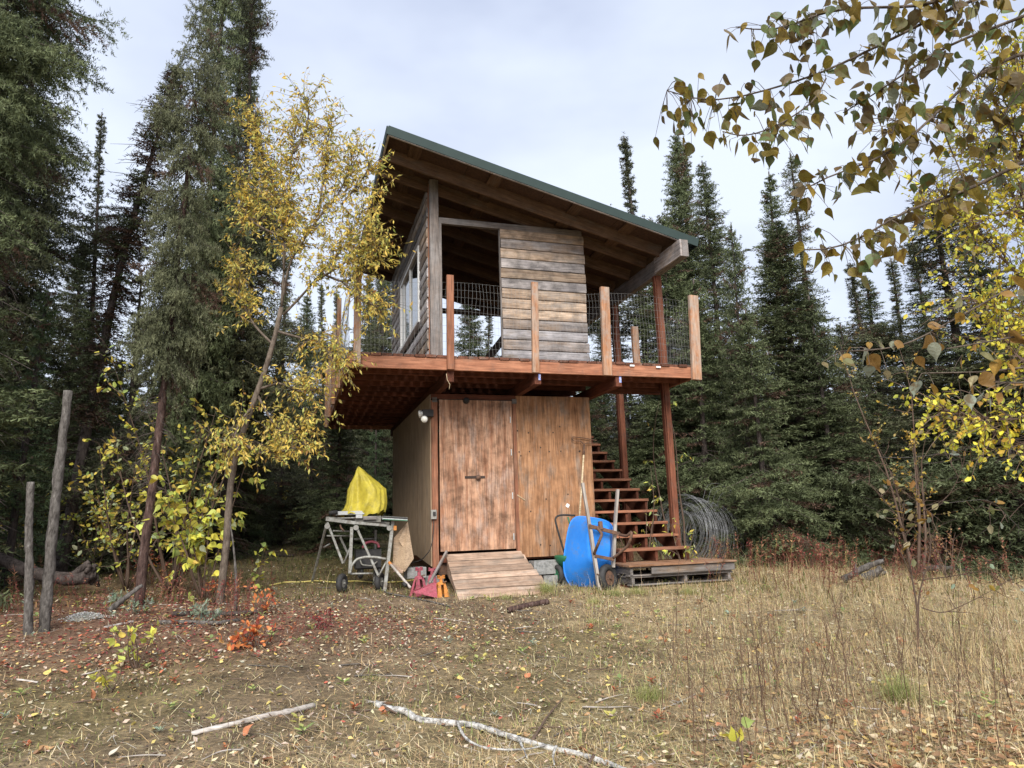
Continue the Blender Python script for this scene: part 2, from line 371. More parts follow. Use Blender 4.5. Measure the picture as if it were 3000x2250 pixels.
muddy(M_TARP, (0.22, 0.19, 0.08), 0.5, 0.7, 9.0, 0.6); muddy(M_STEEL, (0.13, 0.10, 0.075), 0.5, 0.66, 14.0, 0.8)
muddy(M_PINK, (0.14, 0.09, 0.07), 0.5, 0.66, 16.0, 0.8); muddy(M_ORNG, (0.14, 0.09, 0.06), 0.52, 0.68, 16.0, 0.8); muddy(M_ALU, (0.2, 0.18, 0.15), 0.48, 0.66, 12.0, 0.7)
muddy(M_DECK, (0.16, 0.10, 0.075), 0.54, 0.70, 4.0, 0.6); muddy(M_POST, (0.33, 0.29, 0.25), 0.50, 0.64, 3.0, 0.7); muddy(M_SUP, (0.13, 0.08, 0.06), 0.52, 0.68, 4.0, 0.6)
# ------------------------------------------------------------------ ground sheet
def grow(a, b, lo, hi, step):
    c = list(np.arange(a, b+1e-6, step)); s = step; x = a
    left = []
    while x > lo: s *= 1.25; x -= s; left.append(x)
    s = step; x = c[-1]; right = []
    while x < hi: s *= 1.25; x += s; right.append(x)
    return np.array(left[::-1]+c+right)
gx = grow(-9, 15, -400, 400, 0.11); gy = grow(-8.5, 11, -60, 500, 0.11)
GX, GY = np.meshgrid(gx, gy, indexing='ij')
fine = rng.standard_normal(GX.shape)
GZ = gz(GX, GY) + np.where((GX > -9) & (GX < 15) & (GY > -8.5) & (GY < 11), fine*0.008, 0)
V = np.stack([GX, GY, GZ], -1).reshape(-1, 3)
ny = len(gy); i = np.arange(len(gx)-1)[:, None]*ny; j = np.arange(ny-1)[None, :]
F = np.stack([i+j, i+ny+j, i+ny+j+1, i+j+1], -1).reshape(-1, 4)
def blob(x, y, cx, cy, rx, ry):
    return np.exp(-(((x-cx)/rx)**2+((y-cy)/ry)**2))
def zones(x, y):
    """weights of soil, moss, straw and red litter over the yard"""
    n = hnoise(x*1.7+4, y*1.7-3)
    soil = 1.3*blob(x, y, -0.9, -1.6, 1.7, 1.4) + 1.6*blob(x-.55*(y+4), y, -1.6, -4.2, .55, 2.2)+0.6*blob(x, y, 0.0, -2.0, 1.2, .8) + 0.2 + 0.3*n
    moss = 0.45*blob(x, y, -2.6, -3.9, 1.3, 1.1)+0.5*blob(x, y, 1.5, -4, 2.5, 1.6)+0.8*blob(x, y, -2.5, 4, 2.5, 3)+0.25-0.25*n
    straw = 0.9/(1+np.exp(-(x-1.3)*1.3)) + 0.6*blob(x, y, -.5, -6.6, 4, 1.2)+0.25*n
    red = 1.6*blob(x, y, -2.2, -2.4, 1.7, 1.1)+1.0*blob(x, y, -4.2, -1.0, 2, 1.5)+0.4*blob(x, y, 5.5, 2.2, 3, 1.5)
    w = np.stack([soil, moss, straw, red], -1).clip(0.02, None)
    return w/w.sum(-1, keepdims=True)
ZC = np.array([[0.17, 0.123, 0.085], [0.165, 0.135, 0.065], [0.42, 0.325, 0.19], [0.16, 0.08, 0.06]])
gcol = zones(V[:, 0], V[:, 1]) @ ZC
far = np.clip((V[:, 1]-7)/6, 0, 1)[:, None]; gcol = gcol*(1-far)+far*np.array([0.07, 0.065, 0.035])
m, nt, b = mat('forest_floor'); L = nt.links
a = N(nt, 'Attribute'); a.attribute_name = 'col'; tcn = N(nt, 'TexCoord')
n1 = N(nt, 'TexNoise'); n1.inputs['Scale'].default_value = 3.0; n1.inputs['Detail'].default_value = 12; n1.inputs['Roughness'].default_value = 0.75; L.new(tcn.outputs['Object'], n1.inputs['Vector'])
n2 = N(nt, 'TexNoise'); n2.inputs['Scale'].default_value = 28; n2.inputs['Detail'].default_value = 6; n2.inputs['Roughness'].default_value = 0.7; L.new(tcn.outputs['Object'], n2.inputs['Vector'])
mr = N(nt, 'MapRange'); mr.inputs[1].default_value = 0.3; mr.inputs[2].default_value = 0.7; mr.inputs[3].default_value = 0.35; mr.inputs[4].default_value = 1.6; L.new(n1.outputs[0], mr.inputs[0])
vm = N(nt, 'VectorMath', operation='SCALE'); L.new(a.outputs['Color'], vm.inputs[0]); L.new(mr.outputs[0], vm.inputs['Scale'])
r2 = ramp(nt, [(0.42, (0.75, 0.75, 0.75)), (0.55, (1, 1, 1)), (0.68, (1.9, 1.75, 1.45))]); L.new(n2.outputs[0], r2.inputs[0])
mm = N(nt, 'Mix', data_type='RGBA', blend_type='MULTIPLY'); mm.inputs[0].default_value = 1; L.new(vm.outputs[0], mm.inputs[6]); L.new(r2.outputs[0], mm.inputs[7])
L.new(mm.outputs[2], b.inputs['Base Color']); b.inputs['Roughness'].default_value = 0.95; b.inputs['Specular IOR Level'].default_value = 0.1
bp = N(nt, 'Bump'); bp.inputs['Strength'].default_value = 0.8; bp.inputs['Distance'].default_value = 0.03; L.new(n2.outputs[0], bp.inputs['Height']); L.new(bp.outputs[0], b.inputs['Normal'])
M_GROUND = m
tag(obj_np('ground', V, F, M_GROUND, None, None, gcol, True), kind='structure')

# ------------------------------------------------------------------ the cabin on its plywood tower
CAB = thing('raised_cabin', (1.2, 0, -0.25), 'slant-roofed lookout cabin on a plywood tower with a railed wooden deck', 'cabin')
def part(name):
    return None
TW, TD = 2.44, 4.07
# --- tower walls of plywood sheets
slab('wall_sheet', (1.262, -0.012, 0.125), (TW, 0.006, 2.452), M_PLY, CAB, 'z')
slab('batten', (0.0, -0.022, 0.02), (0.088, 0.018, 2.36), M_DECK, CAB, 'z')['label'] = 'red stained corner board beside the door'
slab('batten', (1.205, -0.02, 0.14), (1.258, 0.014, 2.36), M_DECK, CAB, 'z')
slab('header', (0.0, -0.016, 2.385), (1.258, 0.012, 2.455), M_UNDER_SHADE, CAB, 'x')
for xx in (0.012, 1.20):
    slab('corner_cap', (xx, -0.03, 2.33), (xx+0.07, -0.018, 2.40), M_PAL, CAB, 'x')
for k, (ya, yb) in enumerate([(0.02, 1.235), (1.239, 2.455), (2.459, 3.675), (3.679, TD)]):   # side sheets, lower edge ragged
    x0 = -0.012; zb = [(0.06, 0.16), (0.17, 0.11), (0.12, 0.15), (0.14, 0.12)][k]
    V = []
    for xq in (x0, 0.0):
        V += [(xq, ya, zb[0]), (xq-(0.0), yb, zb[1]), (xq, yb, 2.45), (xq, ya, 2.45)]
    V = np.array(V); F = np.array([[0, 3, 2, 1], [4, 5, 6, 7], [0, 4, 7, 3], [1, 2, 6, 5], [0, 1, 5, 4], [3, 7, 6, 2]])
    R = Matrix.Rotation(-math.pi/2, 4, 'Y')          # grain upright
    c = V.mean(0); Ml = Matrix.Translation(Vector(c)) @ R
    Vl = (V-c) @ np.array(R.to_3x3())
    obj_np('wall_sheet', Vl, F, M_PLYG, CAB, Ml)
slab('wall_sheet', (TW-0.012, 0.01, 0.12), (TW, TD, 2.45), M_PLY, CAB, 'z')
slab('wall_sheet', (0, TD-0.01, 0.12), (TW-0.014, TD, 2.45), M_PLYG, CAB, 'z')
slab('floor', (0.02, 0.03, 0.10), (TW-0.02, TD-0.02, 0.20), M_UNDER_SHADE, CAB, 'y')
for xx in (0.1, 1.1, 2.2):
    slab('skid', (xx, 0.08, -0.06), (xx+0.14, TD-0.1, 0.098), M_RUST, CAB, 'y')
# nail heads and knots in the sheet, small screws
mb = MB()
for (px, py) in [(1516, 1262), (1548, 1268), (1521, 1324), (1526, 1335), (1551, 1323), (1584, 1311), (1620, 1267), (1643, 1322), (1699, 1321), (1555, 1498), (1600, 1462), (1664, 1448), (1584, 1596), (1612, 1598), (1609, 1323), (1697, 1323), (1640, 1250)]:
    p = at(px, py, -0.014); mb.box(p, (0.017, 0.006, 0.02))
mb.build('knot_hole', M_DKIN, CAB)['kind'] = 'stuff'
p = at(1663, 1481, -0.016)
M = Matrix.Translation(Vector(p)) @ Matrix.Rotation(0.6, 4, 'Y'); V, F = cbox((0.05, 0.004, 0.05), 0); obj_np('paper_tag', V, F, M_WHITE, CAB, M)
board('splinter', at(1515, 1450, -0.02), at(1539, 1466, -0.02), 0.006, 0.012, M_LIGHTW, CAB)
# --- door
DOOR = obj_np('door', *cbox((2.115, 1.085, 0.022), 0.003), M_DOOR, CAB, Matrix(((0, 1, 0, 0.650), (0, 0, -1, -0.028), (-1, 0, 0, 1.310), (0, 0, 0, 1))))
DOOR['label'] = 'weathered plywood door with water stains'
slab('door_slot', at(1362, 1402, -0.041), at(1421, 1394, -0.046), M_DKIN, DOOR, 'x', 0)
mb = MB(); p = at(1401, 1399, -0.05); mb.tube([p+[0, .012, 0], p-[0, .02, 0]], 0.036, 12); mb.build('knob', M_RUST, DOOR, True)
mb = MB(); p = at(1366, 1174, -0.05); mb.tube([p+[0, .03, 0.01], p+[0, 0, 0], p-[0, .03, 0.01]], [0.03, 0.05, 0.03], 10); mb.build('door_bumper', M_BLACK, DOOR, True)
for py in (1230, 1325, 1452, 1572):
    p = at(1494+(py-1200)*0.03, py, -0.045); slab('hinge', p-[0.006, 0.004, 0.045], p+[0.008, 0.004, 0.045], M_ALU, DOOR, 'z', 0)
slab('gap', (0.1, -0.010, 2.368), (1.2, 0.0, 2.384), M_DKIN, CAB, 'x', 0)
# --- outlet box, cable, floodlight on the corner
p = at(1270, 1507, -0.05); OB = slab('outlet_box', p-[0.04, 0.025, 0.062], p+[0.04, 0.028, 0.062], M_STEEL, CAB, 'z')
slab('socket_cover', p-[0.012, 0.034, 0.02], p+[0.026, -0.02+0.002, 0.035]-np.array([0, 0.008, 0]), M_BLACK, OB, 'z')
tubes_obj('cable', smooth_line([at(1271, 1522, -0.04), at(1269, 1570, -0.05), at(1262, 1610, -0.09), at(1235, 1642, 0.1), at(1180, 1655, 0.3)], 20), 0.006, M_BLACK, CAB)
FL = obj_np('floodlight', *cbox((0.15, 0.09, 0.10), 0.01), M_BLACK, CAB, Matrix.Translation(Vector(atX(1253, 1211, -0.055))))
for (px, py, r) in ((1229, 1214, 0.062), (1243, 1229, 0.05)):
    a = Vector(atX(1250, 1210, -0.07)); q = Vector(atX(px, py, -0.17)); d = (q-a).normalized()
    mb = MB(); mb.tube([q-d*0.09, q-d*0.055, q-d*0.01], [0.022, r*0.55, r], 14); lh = mb.build('lamp_head', M_ALU, FL, True)
    mb = MB(); mb.tube([q-d*0.011, q+d*0.012, q+d*0.018], [r*0.93, r*0.8, 0.01], 14); mb.build('lens', M_LAMP, lh if False else FL, True)
# --- beams and joists
ZB, ZJ, ZD = 2.456, 2.608, 2.752
for xx in (0.05, 1.265, 2.475):
    bm_ = slab('beam', (xx, -0.90, ZB), (xx+0.09, 4.95, ZJ-0.002), M_UNDER_SHADE, CAB, 'y')
for px, X in ((1581, 1.265), (1821, 2.475)):            # blue and white end stickers
    slab('lumber_sticker', (X+0.052, -0.906, ZB+0.055), (X+0.084, -0.901, ZJ-0.012), plain('blue_sticker', (0.12, 0.2, 0.62), 0.5, c2=(0.6, 0.62, 0.7), scale=40, bump=0), CAB, 'z', 0)
tubes_obj('hanging_twig', [at(1308, 1095, -0.92), at(1310, 1112, -0.93), at(1318, 1126, -0.92), at(1316, 1140, -0.93)], 0.004, M_LIGHTW, CAB)
XL, XR, YF, YB, YS = -1.238, 3.759, -0.925, 4.99, 0.10
ys = np.arange(YF+0.41, YB-0.2, 0.41)
for y in ys:
    xr = XR-0.045 if (y < YS or y > 3.6) else 2.52
    slab('joist', (XL+0.042, y-0.019, ZJ), (xr, y+0.019, ZD), M_UNDER_SHADE, CAB, 'x')
slab('rim_board', (XL, YF, ZJ-0.004), (XR, YF+0.04, ZD+0.012), M_DECK, CAB, 'x')
slab('rim_board', (XL, YF+0.042, ZJ-0.002), (XL+0.04, YB-0.04, ZD), M_DECK, CAB, 'y')
slab('rim_board', (XR-0.04, YF+0.042, ZJ-0.002), (XR, YS+0.04, ZD), M_DECK, CAB, 'y')
slab('rim_board', (XL+0.042, YB-0.04, ZJ-0.002), (XR, YB, ZD), M_DECK, CAB, 'x')
slab('rim_board', (TW+0.1, YS, ZJ-0.06), (XR-0.042, YS+0.04, ZD), M_UNDER_SHADE, CAB, 'x')
nb = 35; wB = (XR-XL)/nb
M_DB_SHADE = wood('shade_dark_deck_board_wood', (0.10, 0.038, 0.022), (0.19, 0.08, 0.048), grey=(0.22, 0.17, 0.14), greyf=0.12, stain=0.4)  # colour lowered to paint in the shade on the boards seen from below
for k in range(nb):
    x0 = XL+k*wB+0.006; x1 = XL+(k+1)*wB-0.006; dj = float(rng.uniform(-0.012, 0.02)); dz = float(rng.uniform(0, 0.006))
    if x0 > TW+0.05:
        slab('deck_board', (x0, YF-0.012+dj, ZD+0.014), (x1, YS+0.05, ZD+0.046+dz), M_DB_SHADE, CAB, 'y')
        slab('deck_board', (x0, 3.62, ZD+0.014), (x1, YB+dj, ZD+0.046+dz), M_DB_SHADE, CAB, 'y')
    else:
        slab('deck_board', (x0, YF-0.012+dj, ZD+0.014), (x1, YB+dj, ZD+0.046+dz), M_DB_SHADE, CAB, 'y')
ZT = ZD+0.05
for px in (1787, 1859, 1936):
    p = at(px-7, 1067+(px-1787)*0.055, YF-0.02); slab('paper_label', p-[0.035, 0.003, 0.012], p+[0.035, 0.003, 0.012], M_WHITE, CAB, 'x', 0)
# --- railing posts
def rail_post(x, y, zt, w=0.10, t=0.055, zb=2.60, lean=0.0, m=None, lab=None):
    o = board('rail_post', (x, y, zb), (x+lean, y, zt), w, t, m or M_POST, CAB, (0, 1, 0), 0.006)
    if lab: o['label'] = lab
    return o
yp = YF-0.032
rail_post(0.085, yp, 3.90, 0.095, 0.06, 2.605, 0.01, M_DECK)
rail_post(1.262, yp, 3.885, 0.095, 0.06, 2.60, 0.03)
rail_post(2.325, yp, 3.89, 0.13, 0.06, 2.595, 0.03)
rail_post(3.742, yp, 3.86, 0.15, 0.06, 2.575, 0.055)
rail_post(-1.118, yp+0.0, 3.88, 0.09, 0.06, ZJ, 0.0, M_POST)
for k, y in enumerate((0.45, 1.85, 3.25, 4.6)):
    board('rail_post', (XL-0.034, y, ZJ-0.02), (XL-0.034, y, 3.93-0.02*k), 0.06, 0.12, M_POST, CAB, (0, 1, 0), 0.006)
rail_post(3.46, 0.33, 3.72, 0.11, 0.07, ZD+0.04, 0.0)
for x in (-0.2, 1.2, 2.4): rail_post(x, YB+0.034, 3.85, 0.09, 0.06)
# --- wire mesh of the railing: front, right, left, joined per side
def wire_side(name, f, u1, z0, z1, seed):
    g = np.random.default_rng(seed); mb = MB(); nu = int(u1/0.052)
    sag = lambda u, z: np.array([0, 0, -0.03*math.sin(u*2.6+1)*(z-z0)/(z1-z0)])
    def P(u, z): return np.array(f(u))+[0, 0, z]+sag(u, z)+np.array([0.008*math.sin(z*9+u*4), 0.012*math.sin(u*5+z*3), 0])
    for k in range(nu+1):
        u = k*0.052; zz = np.linspace(z0, z1+g.uniform(-0.01, 0.01), 7)
        mb.tube([P(u+0.006*math.sin(z*11+k), z) for z in zz], 0.0011, 3, caps=False)
    for z in np.arange(z0, z1+0.01, 0.1):
        mb.tube([P(u, z+0.01*math.sin(u*3+z*7)) for u in np.arange(0, u1, 0.1)], 0.0014, 4, caps=False)
    return tag(mb.build(name, M_WIRE, CAB), kind='stuff')
wire_side('wire_mesh', lambda u: (-1.1+u, YF+0.02, 0), 4.85, ZT, 3.80, 1)
wire_side('wire_mesh', lambda u: (XR-0.02, YF+u, 0), 0.98, ZT, 3.70, 2)
wire_side('wire_mesh', lambda u: (XL+0.02, YF+u, 0), 5.9, ZT, 3.75, 3)
# --- cabin corner post, header, front plank panel, side plank wall with window
slab('corner_post', (-0.005, -0.065, ZT), (0.125, 0.02, 5.745), M_CPOST, CAB, 'z')
slab('corner_post', (0.128, -0.05, ZT), (0.172, 0.02, 5.05), M_CPOST, CAB, 'z')
slab('corner_post', (-0.016, 0.024, ZT), (0.06, 0.11, 5.70), M_DECK, CAB, 'z')
slab('header_beam', (0.13, -0.045, 5.055), (2.44, 0.02, 5.15), M_CPOST, CAB, 'x')
LOG = lambda h, b=0.042: [(0.0, 0.0), (0.0, h), (-b*0.62, h), (-b*0.90, h*0.90), (-b, h*0.6), (-b, h*0.22), (-b*0.86, h*0.04), (-b*0.6, 0.0)]
def log_plank(name, x0, x1, z, h, mt, parent, side=False, b=0.042):
    V, F = prism([(p, q-h/2) for p, q in LOG(h, b)][::-1], -(x1-x0)/2, (x1-x0)/2)
    if not side: M = Matrix.Translation((0.5*(x0+x1), -0.062+0.042, z+h/2))
    else: M = Matrix.Translation((0.005, 0.5*(x0+x1), z+h/2)) @ Matrix.Rotation(math.pi/2, 4, 'Z') @ Matrix.Scale(-1, 4, (0, 1, 0))
    if side:
        V = V*np.array([1, -1, 1]); F = F[:, ::-1]; M = Matrix.Translation((-0.0, 0.5*(x0+x1), z+h/2)) @ Matrix.Rotation(-math.pi/2, 4, 'Z')
        V = V*np.array([1, -1, 1]); F = F[:, ::-1]
    return obj_np(name, V, F, mt, parent, M, smooth=False)
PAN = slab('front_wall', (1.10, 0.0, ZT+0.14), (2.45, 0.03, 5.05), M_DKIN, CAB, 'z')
cols = [M_TAN, M_GRY, M_TAN, M_DRK, M_TAN, M_DRK, M_TAN, M_TAN, M_PALE, M_DRK, M_PALE, M_PALE]
mixs = [M_TAN, M_GRY, M_TAN, M_DRK, M_TAN, M_DRK, M_TAN, M_TAN, M_TAN, M_GRY, M_PALE, M_GRY, M_PALE]
hP = (5.068-2.985)/13.0
for k in range(13):
    z = 5.068-(k+1)*hP; dx = float(rng.uniform(-0.012, 0.014))
    o = log_plank('plank', 1.088-0.3*0+float(rng.uniform(-.006, .006)), 2.462+dx, z+0.004, hP-0.010, mixs[k], PAN, b=0.03)
slab('toe_board', (1.09, -0.03, ZT+0.01), (2.47, 0.0, 2.985), M_DRK, CAB, 'x')
slab('stud', (1.075, -0.03, ZT), (1.086, 0.03, 5.07), M_CPOST, CAB, 'z')
# left wall
ww = (0.74, 2.68, 3.745, 4.985)
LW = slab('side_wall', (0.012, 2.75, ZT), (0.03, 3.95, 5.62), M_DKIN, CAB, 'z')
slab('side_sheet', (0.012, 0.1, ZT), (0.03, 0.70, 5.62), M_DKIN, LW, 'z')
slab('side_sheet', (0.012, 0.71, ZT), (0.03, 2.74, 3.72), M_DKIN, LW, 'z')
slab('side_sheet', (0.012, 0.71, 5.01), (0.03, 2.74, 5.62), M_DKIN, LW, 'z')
z = ZT+0.005; k = 0; mseq = [M_PALE, M_PALE, M_TAN, M_GRY, M_PALE, M_GRY, M_PALE, M_DRK, M_GRY, M_PALE, M_DRK, M_GRY, M_GRY, M_TAN, M_GRY, M_DRK, M_GRY, M_GRY, M_DRK]
while z < 5.62:
    h = 0.158; mm_ = mseq[k % len(mseq)]; e = 4.07+float(rng.uniform(-0.03, 0.04))
    if z+h < ww[2]-0.02 or z > ww[3]:
        log_plank('plank', float(rng.uniform(.03, .075)), e, z, h-0.012, mm_, LW, True, 0.04)
    else:
        log_plank('plank', float(rng.uniform(.03, .075)), ww[0]-0.03, z, h-0.012, mm_, LW, True, 0.04); log_plank('plank', ww[1]+0.03, e, z, h-0.012, mm_, LW, True, 0.04)
    z += h; k += 1
WIN = slab('window', (-0.062, ww[0]-0.03, ww[3]-0.045), (0.02, ww[1]+0.03, ww[3]), M_WHITE, CAB, 'y')
slab('frame', (-0.062, ww[0]-0.03, ww[2]-0.02), (0.02, ww[1]+0.03, ww[2]+0.03), M_WHITE, WIN, 'y')
slab('frame', (-0.062, ww[0]-0.03, ww[2]+0.03), (0.02, ww[0]+0.02, ww[3]-0.045), M_WHITE, WIN, 'z')
slab('frame', (-0.062, ww[1]-0.03, ww[2]+0.03), (0.02, ww[1]+0.03, ww[3]-0.045), M_WHITE, WIN, 'z')
slab('mullion', (-0.045, 1.66, ww[2]+0.03), (0.01, 1.73, ww[3]-0.045), M_WHITE, WIN, 'z')
slab('sash_frame', (-0.03, 2.42, ww[2]+0.04), (0.0, 2.64, ww[3]-0.05), M_WHITE, WIN, 'z')
slab('pane', (-0.02, ww[0]+0.02, ww[2]+0.03), (-0.014, 1.66, ww[3]-0.045), M_GLASS, WIN, 'z', 0)
slab('pane', (-0.012, 1.73, ww[2]+0.03), (-0.006, 2.42, ww[3]-0.045), M_GLASS, WIN, 'z', 0)
# back wall header and rear posts, things seen through the opening
slab('header_beam', (0.05, 4.0, 4.92), (3.6, 4.07, 5.02), M_RAF, CAB, 'x')
slab('corner_post', (0.04, 3.96, ZT), (0.14, 4.06, 5.62), M_CPOST, CAB, 'z')
slab('corner_post', (2.36, 3.98, ZT), (2.45, 4.06, 4.95), M_CPOST, CAB, 'z')
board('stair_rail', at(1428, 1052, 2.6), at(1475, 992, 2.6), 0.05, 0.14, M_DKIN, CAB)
# --- roof
sl = -0.258; RX0, RX1, RY0, RY1 = -0.737, 3.93, -0.95, 4.32
zr = lambda x: 5.975+sl*(x-RX0)
def sloped(name, x0, x1, y0, y1, dz_top, th, mt, parent, along='x'):
    if along == 'x': return board(name, (x0, (y0+y1)/2, zr(x0)+dz_top-th/2), (x1, (y0+y1)/2, zr(x1)+dz_top-th/2), y1-y0, th, mt, parent, (0, 0, 1), 0.003)
    u = Vector((-sl, 0, 1)); xm = (x0+x1)/2
    return board(name, (xm, y0, zr(xm)+dz_top-th/2), (xm, y1, zr(xm)+dz_top-th/2), x1-x0, th, mt, parent, u, 0.002)
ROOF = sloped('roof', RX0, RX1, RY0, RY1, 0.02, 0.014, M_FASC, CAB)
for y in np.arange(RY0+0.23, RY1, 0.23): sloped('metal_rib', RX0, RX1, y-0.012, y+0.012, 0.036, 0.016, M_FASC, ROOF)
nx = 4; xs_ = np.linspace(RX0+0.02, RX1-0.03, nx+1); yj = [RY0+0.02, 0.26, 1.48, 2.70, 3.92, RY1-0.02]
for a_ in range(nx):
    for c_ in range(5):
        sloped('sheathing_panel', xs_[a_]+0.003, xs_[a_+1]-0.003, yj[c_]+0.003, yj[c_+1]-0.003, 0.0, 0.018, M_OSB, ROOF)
board('fascia', (RX0-0.01, RY0-0.012, zr(RX0)-0.045), (RX1+0.03, RY0-0.012, zr(RX1+0.04)-0.045), 0.018, 0.135, M_FASC, ROOF, (0, 0, 1), 0.004)
board('fascia', (RX0-0.012, RY0+0.0, zr(RX0)-0.045), (RX0-0.012, RY1, zr(RX0)-0.045), 0.018, 0.135, M_FASC, ROOF, (0, 0, 1), 0.004)
board('fascia', (RX1+0.02, RY0, zr(RX1)-0.045), (RX1+0.02, RY1, zr(RX1)-0.045), 0.018, 0.135, M_FASC, ROOF, (0, 0, 1), 0.004)
board('drip_edge', (RX0, RY0+0.004, zr(RX0)-0.118), (RX1-0.3, RY0+0.004, zr(RX1-0.3)-0.118), 0.03, 0.008, M_PALE, ROOF, (0, 0, 1), 0.0)
board('drip_edge', (RX0+0.004, RY0+0.02, zr(RX0)-0.118), (RX0+0.004, RY1, zr(RX0)-0.118), 0.03, 0.008, M_PALE, ROOF, (0, 0, 1), 0.0)
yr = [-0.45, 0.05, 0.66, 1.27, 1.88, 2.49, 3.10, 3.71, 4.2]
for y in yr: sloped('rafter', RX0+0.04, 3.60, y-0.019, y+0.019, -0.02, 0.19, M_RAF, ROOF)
for k in range(len(yr)):
    y0 = (RY0+0.03 if k == 0 else yr[k-1]+0.022); y1 = yr[k]-0.022
    for x in (-0.32, 0.85, 2.1, 2.95): sloped('blocking', x-0.09, x+0.09, y0, y1, -0.02, 0.03, M_RAF, ROOF, 'y')
slab('roof_beam', (3.60, -1.09, 4.425), (3.70, 4.35, 4.685), M_CPOST, CAB, 'y')
slab('roof_beam', (3.565, -1.085, 4.43), (3.598, -0.28, 4.69), M_GRY, CAB, 'y')
slab('stud', (0.10, 4.0, 5.02), (0.18, 4.07, 5.55), M_RAF, CAB, 'z')
# --- tall posts right of the stair
for y in (-0.235, 1.37, 3.9):
    slab('support_post', (3.612, y, float(gz(3.65, y))-0.1), (3.702, y+0.09, 4.424), M_SUP, CAB, 'z')
    slab('support_post', (3.585, y+0.012, float(gz(3.65, y))-0.1), (3.610, y+0.085, 4.424), M_UNDER_SHADE, CAB, 'z')
# --- stair
ST = CAB
n_t = 14
def stringer(x):
    pr = []
    for k in range(n_t):
        y = -0.62+0.29*k; zt = 0.206+0.18*k-0.04
        pr += [(y, zt-0.18 if k else zt-0.20), (y, zt)]
    y_end = -0.62+0.29*n_t
    pr += [(y_end, 0.206+0.18*(n_t-1)-0.04), (y_end, 0.206+0.18*(n_t-1)-0.40), (-0.45, -0.10), (-0.62, -0.05)]
    Vv = np.array([[x, a, b] for a, b in pr]+[[x+0.04, a, b] for a, b in pr]); n = len(pr)
    import mathutils
    tri = mathutils.geometry.tessellate_polygon([[Vector((a, b, 0)) for a, b in pr]])
    Ff = [[t[0], t[1], t[2]] for t in tri]+[[t[2]+n, t[1]+n, t[0]+n] for t in tri]
    for i in range(n): j = (i+1) % n; Ff += [[i, j, n+j], [i, n+j, n+i]]
    ang = math.atan2(0.18, 0.29); Rm = Matrix.Rotation(math.pi/2, 4, 'Z') @ Matrix.Rotation(-ang, 4, 'Y')
    c = Vv.mean(0); return obj_np('stair_stringer', (Vv-c) @ np.array(Rm.to_3x3()), np.array(Ff), M_UNDER_SHADE, CAB, Matrix.Translation(Vector(c)) @ Rm)
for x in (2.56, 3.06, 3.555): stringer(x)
for k in range(n_t):
    y = -0.65+0.29*k; z = 0.206+0.18*k
    slab('stair_tread', (2.50, y, z-0.038), (3.60+float(rng.uniform(-.01, .01)), y+0.27, z), M_DECK, CAB, 'x')
# --- pink flagging on the left rim
V, F = cbox((0.012, 0.06, 0.05), 0.0); obj_np('flagging_tape', V, F, M_PINK, CAB, Matrix.Translation(Vector(at(999, 1078, -0.2))))

# ------------------------------------------------------------------ ramp at the door
RP = thing('entry_ramp', (0.7, -0.5, float(gz(0.7, -0.5))), 'short plank ramp leading up to the plywood door', 'ramp')
ra, rb_ = np.array([0.17, -0.05, 0.205]), np.array([0.17, -1.0, -0.315])
for k in range(6):
    f0, f1 = [(0, .17), (.175, .30), (.305, .45), (.455, .585), (.59, .785), (.79, 1.0)][k]
    A = ra+(rb_-ra)*(f0+f1)/2; wd = np.linalg.norm(rb_-ra)*(f1-f0)-0.013
    wl_ = 0.02*k
    up = Vector((0, -0.52, 0.95)).normalized()
    board('plank', (A[0]-wl_*0.3, A[1], A[2]), (A[0]+1.08+wl_*1.2, A[1], A[2]+float(rng.uniform(-.008, .008))), wd, 0.036, M_RAMP, RP, up, 0.004)
for x in (0.19, 0.75, 1.26):
    V = np.array([[x, -0.06, 0.17], [x, -0.98, -0.335], [x, -0.06, -0.05], [x+.04, -0.06, 0.17], [x+.04, -0.98, -0.335], [x+.04, -0.06, -0.05], [x, -0.98, -0.40], [x+.04, -0.98, -0.40]])
    F = np.array([[0, 1, 2], [3, 5, 4], [0, 3, 4], [0, 4, 1], [1, 6, 2], [4, 5, 7], [1, 4, 7], [1, 7, 6], [2, 6, 7], [2, 7, 5], [0, 2, 5], [0, 5, 3]])
    c = V.mean(0); R = Matrix.Rotation(math.pi/2, 4, 'Z'); obj_np('side_board', (V-c) @ np.array(R.to_3x3()), F, M_RAMP, RP, Matrix.Translation(Vector(c)) @ R)
# ------------------------------------------------------------------ table saw stand, saw, tarp
def P2(lx, ly, Y): return at(880+0.2712*lx, 1330+0.2712*ly, Y)        # places on the stand, read off in its own plane
SY, SB = -0.12, 0.38
s0 = gp(-1.0, 0.1)
STD = thing('saw_stand', s0, 'galvanised folding saw stand on two wheels beside the tower wall', 'stand')
def tb(name, pts, r, m_=M_STEEL, par=STD, n=8):
    return tubes_obj(name, smooth_line(pts, max(8, 5*len(pts))) if len(pts) > 2 else pts, r, m_, par, n)
def foot(p): q = np.array(p, float); q[2] = float(gz(q[0], q[1]))+0.01; return q
for (a, b2) in [((290, 740), (460, 1180)), ((600, 780), (840, 1310)), ((555, 790), (535, 1290))]:
    A, B = P2(*a, SY), P2(*b2, SY); board('leg', A, B, 0.042, 0.03, M_STEEL, STD)
A = P2(1000, 715, SY); B = foot(P2(910, 1480, SY)); board('leg', A, B, 0.045, 0.045, M_STEEL, STD)
A = P2(285, 750, SY+0.1); B = foot(at(915, 1685, 0.75)); board('leg', A, B, 0.03, 0.025, M_STEEL, STD)
A = P2(815, 820, SB); B = foot(P2(795, 1290, SB)); board('leg', A, B, 0.03, 0.03, M_STEEL, STD)
